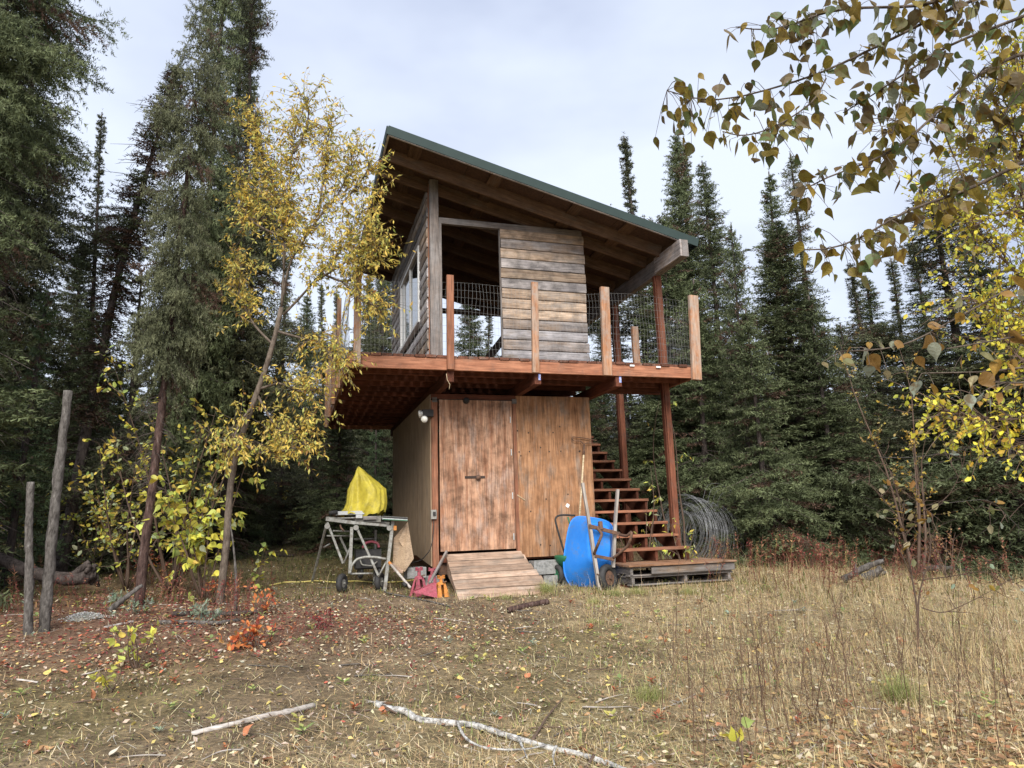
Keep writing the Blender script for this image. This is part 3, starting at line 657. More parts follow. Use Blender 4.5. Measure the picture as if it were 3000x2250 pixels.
board('leg', P2(430, 900, SB), P2(520, 1090, SB), 0.03, 0.03, M_STEEL, STD)
tb('crossbar', [P2(535, 1290, SY-.03), P2(555, 1200, SY-.03), P2(610, 1135, SY-.03), P2(700, 1112, SY-.03), P2(820, 1115, SY-.03), P2(925, 1135, SY-.03)], 0.017)
for a, b2, Y in [((540, 1295), (780, 1290), SY), ((350, 830), (550, 836), SB), ((285, 885), (550, 885), SB), ((580, 920), (810, 915), SB), ((840, 1330), (930, 1160), SY), ((470, 1180), (545, 990), SB-.2), ((320, 1330-360), (250, 1010), SB)]:
    tb('crossbar', [P2(*a, Y), P2(*b2, Y)], 0.012)
for a in ((290, 780), (600, 795), (960, 800)):
    p = P2(*a, SY-0.02); mb = MB(); mb.tube([p-[0, .02, 0], p+[0, .03, 0]], 0.035, 10); mb.build('pivot_plate', M_STEEL, STD)
p = P2(1022, 800, SY-0.03); slab('lock_lever', p-[0.02, .02, .03], p+[0.02, .02, .03], M_ORNG, STD, 'z')
def wheel(name, c, ax, R_, r_, par, rim=M_STEEL, tyre=M_BLACK):
    ax = Vector(ax).normalized(); M = ax.to_track_quat('Z', 'Y').to_matrix().to_4x4(); M.translation = Vector(c)
    n, k = 28, 9; th = np.arange(n)*2*math.pi/n; ph = np.arange(k)*2*math.pi/k
    V = np.array([[(R_-r_+r_*math.cos(p))*math.cos(t), (R_-r_+r_*math.cos(p))*math.sin(t), r_*1.05*math.sin(p)] for t in th for p in ph])
    F = np.array([[i*k+j, ((i+1) % n)*k+j, ((i+1) % n)*k+(j+1) % k, i*k+(j+1) % k] for i in range(n) for j in range(k)])
    w = obj_np(name, V, F, tyre, par, M, smooth=True)
    mb = MB(); rr = R_-2*r_+0.006
    mb.tube([(0, 0, -r_*0.7), (0, 0, -r_*0.3), (0, 0, r_*0.3), (0, 0, r_*0.7)], [rr, rr*0.8, rr*0.8, rr], 20); mb.tube([(0, 0, -r_*1.3), (0, 0, r_*1.3)], rr*0.22, 10)
    mb.build('rim', rim, w, M=M)
    return w
for px, py, Y in ((1002, 1690, SY-0.02), (1113, 1690, SY+0.1)):
    c = at(px, py, Y); R_ = 0.125; c[2] = float(gz(c[0], c[1]))+R_-0.01
    wheel('wheel', c, (0.85, -0.5, 0), R_, 0.038, STD)
# top bars and side tables
board('top_rail', P2(275, 705, SY), P2(590, 745, SY), 0.05, 0.045, M_STEEL, STD)
board('top_rail', P2(590, 745, SY), P2(960, 775, SY), 0.05, 0.035, M_STEEL, STD)
board('top_rail', P2(275, 690, SB), P2(960, 750, SB), 0.05, 0.035, M_STEEL, STD)
p0 = P2(868, 690, SY+0.1); p1 = P2(1132, 705, SY+0.1)
board('extension_table', p0, p1, 0.42, 0.03, M_ALU, STD); board('table_edge', p0+[0, -.215, -.005], p1+[0, -.215, -.005], 0.012, 0.05, M_ALU, STD); board('table_edge', p0+[0, -.224, -.022], p1+[0, -.224, -.022], 0.006, 0.012, M_GREEN, STD); 
board('table_edge', p0+[0, -.222, .008], p1+[0, -.222, .008], 0.01, 0.02, M_BLACK, STD)
SAW = thing('table_saw', P2(620, 690, SY+0.15), 'grimy benchtop table saw under a yellow tarp on the saw stand', 'saw')
slab('saw_table', P2(405, 660, SY), P2(690, 612, SY)+np.array([0, 0.5, 0.0]), M_ALU, SAW, 'x')
slab('saw_housing', P2(590, 745, SY), P2(870, 668, SY)+np.array([0, 0.45, 0]), plain('saw_housing_metal', (0.22, 0.21, 0.18), 0.6, c2=(0.10, 0.095, 0.085)), SAW, 'x')
slab('fence_rail', P2(400, 700, SY-.03), P2(600, 682, SY), M_STEEL, SAW, 'x')
slab('scrap_board', P2(680, 712, SY-.05), P2(820, 672, SY-.02), M_PAL, SAW, 'x')
slab('scrap_board', P2(600, 695, SY-.06), P2(668, 655, SY-.03), M_ALU, SAW, 'x')
tb('handle', [P2(310, 640, SY-.02), P2(400, 628, SY-.02)], 0.028, M_BLACK, SAW); tb('crank', [P2(430, 770, SY), P2(440, 800, SY-.05), P2(470, 830, SY-.05)], 0.012, M_RUST, SAW)
slab('blade_guard', P2(570, 650, SY+.2), P2(650, 600, SY+.24), M_RUST, SAW, 'x')
# tarp: folded cloth over the raised blade guard
rows = [(1369, 1048, 1051, 0.02), (1382, 1042, 1068, 0.07), (1400, 1036, 1090, 0.11), (1418, 1026, 1112, 0.15), (1436, 1018, 1132, 0.18), (1455, 1015, 1134, 0.20), (1472, 1014, 1135, 0.22), (1488, 1008, 1133, 0.235), (1499, 1001, 1130, 0.245), (1505, 999, 1128, 0.25)]
n = 96; V = []
tg = np.random.default_rng(5)
for ri, (py, xl, xr, dp) in enumerate(rows):
    L_ = at(xl, py, SY+0.2); R__ = at(xr, py, SY+0.2); c = (L_+R__)/2; hw = (R__[0]-L_[0])/2; f = ri/len(rows)
    for q in range(n):
        t = 2*math.pi*q/n; fold = 1+0.09*f*math.sin(5*t+1+f*2)+0.06*f*math.sin(11*t+2*f)+0.035*math.sin(19*t+5*f+2*math.sin(7*f))
        if abs(math.cos(t)) > 0.96: fold = 1
        V.append([c[0]+hw*math.cos(t)*fold, c[1]-dp*math.sin(t)*fold+0.04*f*math.sin(3*t+3*f), c[2]+0.012*math.sin(9*t+ri*1.7)+0.007*math.sin(23*t+ri*2.3)+(0.03*math.sin(3*t) if ri == len(rows)-1 else 0)+(-(0.1*f*max(0, math.sin(t-0.7))) if 0 else 0)])
V = np.array(V); m_r = len(rows)
# a diagonal crease pulled out of the front
for idx, v_ in enumerate(V):
    ri, q = divmod(idx, n); t = 2*math.pi*q/n
    d = (t-(0.9+0.12*ri)); V[idx, 1] -= 0.05*math.exp(-(d/0.22)**2)*min(1, ri/3); d2 = (t-(2.3-0.05*ri)); V[idx, 1] += 0.06*math.exp(-(d2/0.25)**2)*min(1, ri/3)
i = np.arange(m_r-1)[:, None]*n; j = np.arange(n)[None, :]; k = (j+1) % n
F = np.stack([i+j, i+n+j, i+n+k, i+k], -1).reshape(-1, 4)
tp = obj_np('tarp', V-V.mean(0), F, M_TARP, None, Matrix.Translation(Vector(V.mean(0))), smooth=True)
tag(tp, 'crumpled yellow plastic tarp peaked over the table saw', 'tarp')
# small red framed machine under the stand
GEN = thing('floor_jack_frame', gp(-0.75, 0.25), 'dark motor unit with a faded red handle sitting under the saw stand', 'machine')
pc = at(1078, 1640, 0.28)
slab('housing', pc-[0.17, .1, .12], pc+[0.17, .2, .14], M_BLACK, GEN, 'x', 0.02)
tb('carry_handle', [at(1062, 1605, 0.2), at(1072, 1590, 0.2), at(1090, 1586, 0.2), at(1108, 1592, 0.2), at(1110, 1604, 0.2)], 0.018, M_PINK, GEN)
tb('bucket_rim', [at(1055, 1640, 0.15), at(1060, 1655, .1), at(1090, 1658, .1), at(1105, 1645, .15)], 0.01, M_STEEL, GEN)
for xx in (-0.1, 0.14): wheel('wheel', pc+[xx, 0.0, -0.16], (1, .2, 0), 0.09, 0.025, GEN)

# ------------------------------------------------------------------ things left of the ramp
def P4(lx, ly, Y): return at(880+0.2712*lx, 1330+0.2712*ly, Y)
def poly_plate(name, pts, th, mt, par, n_=(0, 1, 0)):
    P = np.array(pts, float); n = len(P); o = np.array(n_, float)*th
    V = np.concatenate([P, P+o]); F = [[0, i, i+1] for i in range(1, n-1)]+[[n, n+i+1, n+i] for i in range(1, n-1)]
    for i in range(n): jn = (i+1) % n; F += [[i, n+i, n+jn], [i, n+jn, jn]]
    return obj_np(name, V-V.mean(0), np.array(F), mt, par, Matrix.Translation(Vector(V.mean(0))))
o = poly_plate('plywood_offcut', [P4(1160, 735, -0.05), P4(1010, 905, -0.05), P4(1000, 1180, -0.02), P4(1125, 1275, -0.25), P4(1225, 1130, -0.15), P4(1130, 1040, -0.1), P4(1060, 930, -0.1)], 0.012, M_PLYG, None)
tag(o, 'curled sheet of plywood leaning at the tower foot behind the saw stand', 'plywood')
o = poly_plate('plank_offcut', [P4(985, 1170, -0.2), P4(1110, 1255, -0.3), P4(1105, 1290, -0.3), P4(1010, 1275, -0.2)], 0.03, M_RAMP, None)
tag(o, 'short tan board end lying under the curled plywood', 'board')
def block(name, c, rz, lab, holes=True, d=(0.40, 0.20, 0.19), grp=None, tilt=0):
    B = thing(name, (c[0], c[1], c[2]), lab, 'block', grp, rz)
    Mw = W[B.name] @ Matrix.Rotation(tilt, 4, 'X'); mb = MB(); w, dp, h = d; t = 0.035
    for yy in (-dp/2+t/2, dp/2-t/2): mb.box((0, yy, h/2), (w, t, h), ch=0.004)
    for xx in (-w/2+t/2, 0, w/2-t/2): mb.box((xx, 0, h/2), (t, dp-2*t, h-0.004), ch=0)
    mb.build('block_shell', M_CONC, B, M=Mw); return B
bz = at(1600, 1655, -0.22)
block('concrete_block', (1.52, -0.30, -0.10), 0.06, 'upper grey concrete block under the plywood wall, beside the wheelbarrow', tilt=-0.05)
block('concrete_block', (1.66, -0.34, -0.30), -0.05, 'lower grey concrete block half sunk in the grass below another block')
block('concrete_block', P4(1245, 1300, -0.08)+[0.0, 0.06, -0.05], 0.1, 'small pale concrete block at the left tower corner behind the jack stands', d=(0.26, 0.2, 0.14))
block('concrete_block', (0.02, -0.02+0.1, -0.33), 0.0, 'concrete block under the red corner board of the tower', d=(0.26, 0.2, 0.26))
# jack stands
def jack_stand(base, h, w, m_, lab, rz=0):
    J = thing('jack_stand', base, lab, 'jack stand', None, rz); Mw = W[J.name]
    for sx in (-1, 1):
        for sy in (-1, 1):
            mb = MB(); V = np.array([[sx*w*0.5, sy*w*0.42, 0], [sx*w*0.5-sx*0.07, sy*w*0.42, 0.0], [sx*0.02, sy*0.03, h*0.68], [sx*0.045, sy*0.03, h*0.68], [sx*w*0.5, sy*w*0.42-sy*0.05, 0], [sx*0.04, sy*0.005, h*0.68]])
            mb.add(V, [[0, 1, 2], [0, 2, 3], [0, 3, 5], [0, 5, 4]]); mb.build('leg', m_, J, M=Mw)
    mb = MB(); mb.tube([(0, 0, h*0.6), (0, 0, h*0.7), (0, 0, h*0.72)], [0.05, 0.045, 0.03], 8); mb.tube([(0, 0, h*0.7), (0, 0, h*0.93)], 0.022, 8); mb.build('column', m_, J, M=Mw)
    mb = MB(); mb.box((0, 0, h*0.95), (0.09, 0.04, 0.03), ch=0.0); mb.box((-.035, 0, h*0.99), (0.02, 0.04, 0.03), ch=0); mb.box((.035, 0, h*0.99), (0.02, 0.04, 0.03), ch=0); mb.build('saddle', m_, J, M=Mw)
    mb = MB(); mb.tube([(0.0, -0.045, h*0.72), (0.05, -0.06, h*0.74)], 0.008, 6); mb.build('ratchet_handle', M_RUST, J, M=Mw)
    return J
b0 = at(1288, 1738, -0.75); jack_stand(gp(b0[0]+0.02, b0[1]), 0.25, 0.17, M_ORNG, 'orange jack stand right by the ramp side', 0.2)
b0 = at(1228, 1728, -0.6); jack_stand(gp(b0[0], b0[1]), 0.34, 0.19, M_PINK, 'tall faded red jack stand left of the orange one', 0.5)
b0 = at(1266, 1700, -0.35); jack_stand(gp(b0[0], b0[1]), 0.29, 0.16, M_PINK, 'faded red jack stand standing farther back against the corner board', -0.2)
b0 = at(1250, 1738, -0.8); J = thing('jack_stand', gp(b0[0]-0.02, b0[1]), 'faded pink jack stand tipped over on its side at the front', 'jack stand')
q = lambda x, y, Y=-0.85: P4(x, y, Y)
for nm, pts in (('leg', [q(1208, 1490, -.9), q(1225, 1475, -.9), q(1455, 1400, -.75), q(1450, 1385, -.75)]), ('leg', [q(1208, 1492, -.9), q(1330, 1500, -.9), q(1475, 1555, -.95), q(1480, 1530, -.95), q(1465, 1400, -.75), q(1440, 1390, -.75)])):
    poly_plate(nm, pts, 0.03, M_PINK, J)
# poles
o = board('sledge_hammer', P4(1580, 1055, -0.12), P4(1395, 1400, -0.7), 0.03, 0.035, M_PAL, None); tag(o, 'old grey wooden pole propped from the ramp corner to the ground', 'pole')
PL = thing('broom_handle', P4(1190, 1445, -0.55), 'pale wooden handle with an orange tip leaning on the saw stand', 'handle')
tubes_obj('shaft', [P4(965, 1180, -0.2), P4(1190, 1445, -0.6)], 0.017, M_OLDW, PL); tubes_obj('tip', [P4(958, 1170, -0.19), P4(985, 1203, -0.23)], 0.02, M_ORNG, PL)
tubes_obj('ferrule', [P4(1115, 1400, -0.5), P4(1140, 1420, -0.58)], 0.024, M_BLACK, PL)
pts = [gnd(880+0.2712*x, 1330+0.2712*y)+[0, 0, 0.012] for x, y in ((-330, 1430), (-150, 1395), (0, 1395), (180, 1378), (380, 1398), (600, 1380), (800, 1400), (1000, 1395), (1150, 1385), (1300, 1360), (1420, 1345))]
o = tubes_obj('extension_cord', smooth_line(pts, 60), 0.010, M_YEL); tag(o, 'yellow cord snaking over the soil beneath the saw stand', 'cord')

# ------------------------------------------------------------------ wheelbarrow leaning on its nose
def P6(lx, ly, Y): return at(1560+0.3195*lx, 1250+0.3195*ly, Y)
WBR = thing('wheelbarrow', gp(2.0, -1.0), 'blue plastic wheelbarrow stood on its nose with worn wooden handles up', 'wheelbarrow')
YR, YFl = -0.62, -0.95
rim_px = [(395, 822), (480, 828), (600, 845), (700, 870), (735, 910), (745, 1050), (745, 1230), (735, 1400), (690, 1500), (600, 1530), (500, 1528), (400, 1500), (330, 1440), (290, 1350), (285, 1240), (300, 1120), (325, 970), (348, 870)]
flo_px = [(515, 880), (545, 884), (600, 892), (670, 905), (705, 930), (712, 1040), (712, 1130), (700, 1200), (670, 1235), (620, 1245), (580, 1245), (550, 1235), (528, 1215), (520, 1190), (516, 1120), (512, 1040), (508, 950), (508, 905)]
rim = np.array([P6(x, y, YR+(0.10 if x < 450 else 0.0)) for x, y in rim_px]); flo = np.array([P6(x, y, YFl) for x, y in flo_px])
def closed(P, n):
    Q = np.vstack([P, P[:1]]); d = np.r_[0, np.cumsum(np.linalg.norm(np.diff(Q, axis=0), axis=1))]; t = np.linspace(0, d[-1], n, endpoint=False)
    R_ = np.stack([np.interp(t, d, Q[:, i]) for i in range(3)], 1)
    for _ in range(2): R_ = (np.roll(R_, 1, 0)+2*R_+np.roll(R_, -1, 0))/4
    return R_
n = 54; r0 = closed(rim, n); f0 = closed(flo, n)
st = int(np.argmin(np.linalg.norm(f0-f0.mean(0)-(r0[0]-r0.mean(0))*0.3, axis=1)))
rings = []
for s in (0, 0.04, 0.25, 0.5, 0.75, 0.92, 1.0):
    e = s; bulge = math.sin(math.pi*s)*0.03
    R_ = r0*(1-e)+f0*e; c = R_.mean(0); R_ = c+(R_-c)*(1+bulge*2)
    rings.append(R_)
fc = f0.mean(0)
for s in (0.93, 0.5, 0.12): rings.append(fc+(f0-fc)*s+np.array([0, -0.008*(1-s), 0]))
V = np.concatenate(rings); m_r = len(rings)
i = np.arange(m_r-1)[:, None]*n; j = np.arange(n)[None, :]; k = (j+1) % n
F = np.stack([i+j, i+k, i+n+k, i+n+j], -1).reshape(-1, 4)
Fi = F[:, ::-1]+len(V); V2 = V+np.array([0, 0.012, 0])
Vt = np.concatenate([V, V2]); Ft = np.concatenate([F, Fi])
TR = obj_np('tray', Vt-Vt.mean(0), Ft, M_BLUE, WBR, Matrix.Translation(Vector(Vt.mean(0))), smooth=True)
mb = MB(); mb.tube(np.vstack([r0, r0[:1]]), 0.013, 8, caps=False); mb.build('tray_lip', M_BLUE, TR, True)
mb = MB()
mb.bar(P6(455, 510, YFl-.03), P6(520, 900, YFl-.05), 0.045, 0.04); h1 = board('handle', P6(458, 515, YFl-.04), P6(522, 900, YFl-.05), 0.036, 0.05, M_OLDW, WBR)
board('handle', P6(522, 896, YFl-.05), P6(620, 1535, YFl-.06), 0.04, 0.06, M_OLDW, WBR)
board('handle', P6(781, 575, YFl-.0), P6(757, 900, YFl-.01), 0.036, 0.05, M_OLDW, WBR)
board('handle', P6(757, 896, YFl-.01), P6(738, 1290, YFl-.02), 0.04, 0.055, M_OLDW, WBR)
YL = YFl-0.09
board('leg_brace', P6(520, 910, YL), P6(800, 985, YL), 0.02, 0.05, M_RUST, WBR); board('leg_brace', P6(570, 1185, YL), P6(745, 1218, YL), 0.02, 0.042, M_RUST, WBR)
tubes_obj('leg', smooth_line([P6(800, 990, YL), P6(870, 1005, YL-.2), P6(915, 950, YL-.26), P6(900, 1030, YL-.26), P6(875, 1095, YL-.18), P6(740, 1205, YL)], 26), 0.019, M_RUST, WBR)
tubes_obj('leg', smooth_line([P6(595, 930, YL), P6(640, 985, YL-.14), P6(600, 1080, YL-.14), P6(565, 1165, YL)], 22), 0.019, M_RUST, WBR)
board('bracket', P6(620, 870, YL+.02), P6(628, 945, YL), 0.05, 0.05, M_RUST, WBR)
board('brace', P6(795, 1010, YL), P6(830, 1090, YL), 0.02, 0.01, M_RUST, WBR)
wc = at(1781, 1694, YFl-0.02); R_ = 0.185; 
wheel('wheel', wc, (0.50, -0.86, 0.1), R_, 0.048, WBR, rim=M_RUST)
board('axle_bracket', P6(590, 1350, YL), P6(690, 1400, YL+.02), 0.03, 0.012, M_RUST, WBR)
mb = MB(); p = P6(465, 1390, YR-0.12); 
# spreader behind
SP = thing('seed_spreader', gp(1.75, -0.45), 'green and black push spreader mostly hidden behind the blue wheelbarrow', 'spreader')
YQ = -0.40
tubes_obj('push_handle', smooth_line([P6(330, 1250, YQ), P6(290, 1150, YQ), P6(240, 980, YQ), P6(205, 850, YQ), P6(215, 818, YQ), P6(290, 808, YQ), P6(390, 815, YQ)], 30), 0.014, M_BLACK, SP)
tubes_obj('control_rod', [P6(325, 830, YQ-.02), P6(345, 900, YQ-.02), P6(370, 1150, YQ)], 0.012, M_GREEN, SP)
mb = MB(); c0 = P6(330, 1190, YQ); mb.tube([c0+[0, 0, 0.02], c0, c0-[0, 0, .05], c0-[0, 0, .22]], [0.19, 0.20, 0.185, 0.07], 20); mb.build('hopper', M_GREEN, SP, True)
for xx in (-0.17, 0.2):
    c = c0+[xx, 0.0, 0]; c[2] = float(gz(c[0], c[1]))+0.14; wheel('wheel', c, (1, 0.15, 0), 0.14, 0.035, SP, rim=M_GREEN)
slab('axle', (c0[0]-.17, YQ-.02, float(gz(1.8, -.4))+.12), (c0[0]+.2, YQ+.02, float(gz(1.8, -.4))+.15), M_BLACK, SP, 'x')
# rake leaning on the wall
RK = thing('garden_rake', gp(1.95, -0.30), 'wire headed rake with a pale wooden handle leaning head up on the plywood', 'rake')
yb = -0.42
tubes_obj('handle', [P6(425, 900, yb), P6(450, 560, -0.24), P6(470, 245, -0.10)], 0.014, M_LIGHTW, RK)
tubes_obj('ferrule', [P6(469, 260, -0.105), P6(474, 165, -0.07)], 0.018, M_RUST, RK)
tubes_obj('rake_head', smooth_line([P6(474, 165, -.07), P6(440, 130, -.06), P6(370, 132, -.05), P6(360, 92, -.05), P6(450, 100, -.05), P6(545, 118, -.05), P6(590, 128, -.05)], 40), 0.007, M_RUST, RK)
tubes_obj('rake_head', smooth_line([P6(474, 160, -.07), P6(500, 148, -.06), P6(560, 152, -.05), P6(600, 150, -.05)], 16), 0.006, M_RUST, RK)

# ------------------------------------------------------------------ pallets with a sheet on top at the stair foot
PA = thing('pallet', gp(3.1, -1.0), 'weathered upper pallet under the sheet at the stair foot', 'pallet')
PB = thing('pallet', gp(3.1, -1.05), 'lower grey pallet half hidden in the grass by the stair', 'pallet')
zt = 0.02; X0, X1, Y0, Y1 = 2.38, 3.98, -1.15, -0.30
M_SHEET = wood('worn_sheet', (0.25, 0.12, 0.06), (0.42, 0.23, 0.13), grey=(0.3, 0.24, 0.19), greyf=0.12, scale=1, stain=0.7)
o = slab('plywood_sheet', (X0-0.02, Y0-0.05, zt-0.024), (X1, Y1, zt), M_SHEET, None, 'x'); tag(o, 'worn reddish plywood sheet on the pallets at the stair foot', 'plywood')
def pallet(par, z0, dx, dy, first):
    for k in range(6):
        y = Y0+dy+0.005+k*0.148; slab('plank', (X0+dx, y, z0-0.018), (X1-0.05+dx, y+0.105, z0), M_PAL, par, 'x')
    for x in (X0+dx+0.02, (X0+X1)/2+dx, X1-0.13+dx): slab('stringer', (x, Y0+dy+0.006, z0-0.10), (x+0.04, Y1-0.02+dy, z0-0.019), M_PAL, par, 'y')
    if first: slab('front_board', (X0+dx+0.32, Y0+dy-0.02, z0-0.10), (X1-0.02+dx, Y0+dy+0.004, z0-0.005), M_PAL, par, 'x')
    for k in range(3):
        y = Y0+dy+0.02+k*0.33; slab('plank', (X0+dx, y, z0-0.12), (X1-0.05+dx, y+0.1, z0-0.102), M_PAL, par, 'x')
pallet(PA, zt-0.027, 0.0, 0.0, True); pallet(PB, zt-0.152, 0.03, 0.03, False)
for x in (2.42, 3.1, 3.8):
    o = slab('timber_block', (x, -1.02, -0.40), (x+0.12, -0.5, zt-0.275), M_UNDER_SHADE, None, 'x'); tag(o, 'short wooden block bearing the lower pallet by the stair', 'block', 'blocks under the pallets')

# ------------------------------------------------------------------ roll of fence wire behind the stair
RO = thing('wire_roll', gp(4.6, 1.6), 'loosened roll of grey fence wire standing behind the stair post', 'wire roll')
mb = MB(); g = np.random.default_rng(11)
c0 = at(2030, 1530, 1.2); c0[2] = float(gz(c0[0], c0[1]))+0.46; ax = np.array([0.93, 0.3, -0.22]); e1 = np.array([-.3, .95, 0.0]); e2 = np.array([0.1, 0.0, 1.0])
def rp(u, th, r): return c0+ax*(u-0.4)*1.0+e1*r*math.cos(th)+e2*r*math.sin(th)
for k in range(26):
    u = k/25*0.95; off = g.uniform(0, 6); T = np.linspace(0, 2*math.pi*2.6, 60)
    mb.tube([rp(u+0.03*math.sin(t*0.7+off), t+0.4, 0.30+0.022*t+0.02*math.sin(t*1.3+k)) for t in T], 0.0028, 3, caps=False)
for k in range(60):
    t = k/60*2*math.pi*2.6; mb.tube([rp(u, t+0.4+0.15*u, 0.30+0.022*t+0.02*math.sin(u*5+t)) for u in np.linspace(0, 0.98, 8)], 0.0024, 3, caps=False)
for k in range(7):
    a = rp(0.2+0.12*k, 2.2, 0.62); mb.tube(smooth_line([a, a+[0.1, 0, .32-0.02*k], a+[0.35, -.1, .30-.03*k], a+[.75, -.2, -.1], a+[.95, -.2, -.45]], 16), 0.0028, 3, caps=False)
mb.build('wire_mesh', M_DKWIRE, RO)['kind'] = 'stuff'
# ------------------------------------------------------------------ spruces
def needle_tris(A, B, dens, ln, wd, g, fwd=0.6, flat=0.75):
    A = np.array(A); B = np.array(B); Ls = np.linalg.norm(B-A, axis=1); cnt = np.maximum(2, (Ls*dens).astype(int))
    idx = np.repeat(np.arange(len(A)), cnt); t = g.random(len(idx))
    D = (B-A)/np.maximum(Ls, 1e-6)[:, None]; d = D[idx]; P = A[idx]+(B-A)[idx]*t[:, None]
    rnd = g.standard_normal(P.shape); rnd[:, 2] = rnd[:, 2]*flat+0.12; rad = rnd-(rnd*d).sum(1)[:, None]*d; rad /= np.linalg.norm(rad, axis=1)[:, None]+1e-9
    dr = d*fwd+rad; dr /= np.linalg.norm(dr, axis=1)[:, None]; L = ln*g.uniform(0.7, 1.3, len(idx))
    side = np.cross(dr, g.standard_normal(P.shape)); side /= np.linalg.norm(side, axis=1)[:, None]+1e-9
    w = (wd*g.uniform(0.7, 1.2, len(idx)))[:, None]
    V = np.stack([P+side*w*0.5, P-side*w*0.5, P+dr*L[:, None]], 1).reshape(-1, 3)
    return V, np.arange(len(V)).reshape(-1, 3), idx
def spruce_mesh(seed, H=10.0, R=0.95, bare=0.06, power=0.75, whorl=0.17, nb=6, dens=42, droop=0.4, gap=0.1, ragged=0.3, col=(0.036, 0.054, 0.031), tip=(0.075, 0.105, 0.065), brown=0.08, ln=0.055, wd=0.017, bend=0.0):
    g = np.random.default_rng(seed); A, B, TT = [], [], []; br = MB()
    bx = lambda z: np.array([bend*(z/H)**2*math.sin(z*0.5), bend*(z/H)**1.5, 0])
    z = bare*H
    lump = [(g.uniform(0, 1), g.uniform(0.05, 0.12), g.uniform(-ragged, ragged)) for _ in range(9)]
    while z < H*0.985:
        t = (z-bare*H)/(H*(1-bare)); env = R*(1-t)**power
        env *= 0.75+0.25*min(1, t/0.12)
        for lc, lw, la in lump: env *= 1+la*math.exp(-((t-lc)/lw)**2)
        for k in range(nb+int(g.integers(0, 2))):
            if g.random() < gap: continue
            az = g.uniform(0, 2*math.pi); zj = g.uniform(-.5, .5)*whorl; L = max(0.12, env*g.uniform(0.6, 1.12)); el = 0.55*t**1.5-droop*(1-t)+g.uniform(-.28, .22)
            o = np.array([math.cos(az), math.sin(az), 0]); n = max(3, int(L/0.16)+1); pts = []; c = np.array([0, 0, z+zj])+bx(z)
            for q in range(n+1):
                s = q/n; e = el-0.25*math.sin(math.pi*s)*droop+0.5*s*s*(0.6-0.2*t); pts.append(c.copy()); c = c+(o*math.cos(e)+np.array([0, 0, math.sin(e)]))*L/n
            pts = np.array(pts)
            if L > 0.3: br.tube(pts, np.linspace(0.012*min(1, L), 0.003, len(pts)), 3, caps=False)
            side = np.array([-o[1], o[0], 0]); isb = g.random() < brown
            for q in range(n):
                s = (q+0.5)/n
                if s > 0.12 or L < .3: A.append(pts[q]); B.append(pts[q+1]); TT.append((s, isb))
                for sg in (-1, 1):
                    for rep in (0, 1):
                        l = L*(0.42*(1-s)+0.10)*g.uniform(0.6, 1.2)
                        if s < 0.15 and L > .4: continue
                        d = (pts[q+1]-pts[q]); d /= np.linalg.norm(d)+1e-9; dd = d*0.75+side*sg*0.75+np.array([0, 0, g.uniform(-0.75, 0.18)]); dd /= np.linalg.norm(dd)
                        a = pts[q]+(pts[q+1]-pts[q])*g.random(); b = a+dd*l; A.append(a); B.append(b); TT.append((s*0.6+0.4, isb))
                        if l > 0.16:
                            for _ in range(2):
                                f = g.uniform(0.3, 0.8); a2 = a+dd*l*f; d2 = dd+side*g.uniform(-.6, .6)+o*g.uniform(-.1, .7)+np.array([0, 0, g.uniform(-.3, .2)]); d2 /= np.linalg.norm(d2)
                                A.append(a2); B.append(a2+d2*l*0.45); TT.append((s*0.5+0.5, isb))
        z += whorl*g.uniform(0.7, 1.2)*(1-0.35*t)
    A.append(np.array([0, 0, H*0.97])+bx(H*.97)); B.append(np.array([0, 0, H*1.012])+bx(H)); TT.append((1, False))
    V, F, idx = needle_tris(A, B, dens, ln, wd, g)
    TT = np.array([(a, float(b)) for a, b in TT]); s = TT[idx, 0]; ib = TT[idx, 1]
    rb_ = g.uniform(0.65, 1.35, len(A))[idx]
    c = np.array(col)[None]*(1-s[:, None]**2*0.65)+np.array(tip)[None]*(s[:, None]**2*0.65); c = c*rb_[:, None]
    c = c*(1-ib[:, None])+np.array([0.10, 0.06, 0.04])[None]*ib[:, None]*rb_[:, None]
    C = np.repeat(c, 3, 0)
    return V, F, C, br, bx
def trunk_arr(H, r0, seed, bx, n=10, m_=26):
    zz = np.linspace(-0.25, H, m_); P = np.array([[0, 0, z]+bx(max(z, 0)) for z in zz]); r = r0*(1-np.clip(zz, 0, H)/H)**0.85+0.012; r[0] *= 1.35; r[1] *= 1.12
    return rough_log(P, r, n, 0.06, seed)
def dead_sticks(mb, H, z0, z1, n, L, seed, bx, down=0.25):
    g = np.random.default_rng(seed)
    for _ in range(n):
        z = g.uniform(z0, z1); az = g.uniform(0, 6.28); o = np.array([math.cos(az), math.sin(az), 0]); l = L*g.uniform(.3, 1); c = np.array([0, 0, z])+bx(z)
        p = [c, c+o*l*0.5+[0, 0, -down*l*.3], c+o*l+[0, 0, -down*l]]
        mb.tube(p, [0.008, 0.006, 0.002], 3, caps=False)
        for k in range(3):
            f = g.uniform(.3, .95); a = p[0]+(p[2]-p[0])*f; d = o*0.5+np.array([-o[1], o[0], 0])*g.uniform(-1, 1)+[0, 0, g.uniform(-.8, .1)]; mb.tube([a, a+d*l*0.3], [0.004, 0.0015], 3, caps=False)
PROTO = {}; ALT = [0]
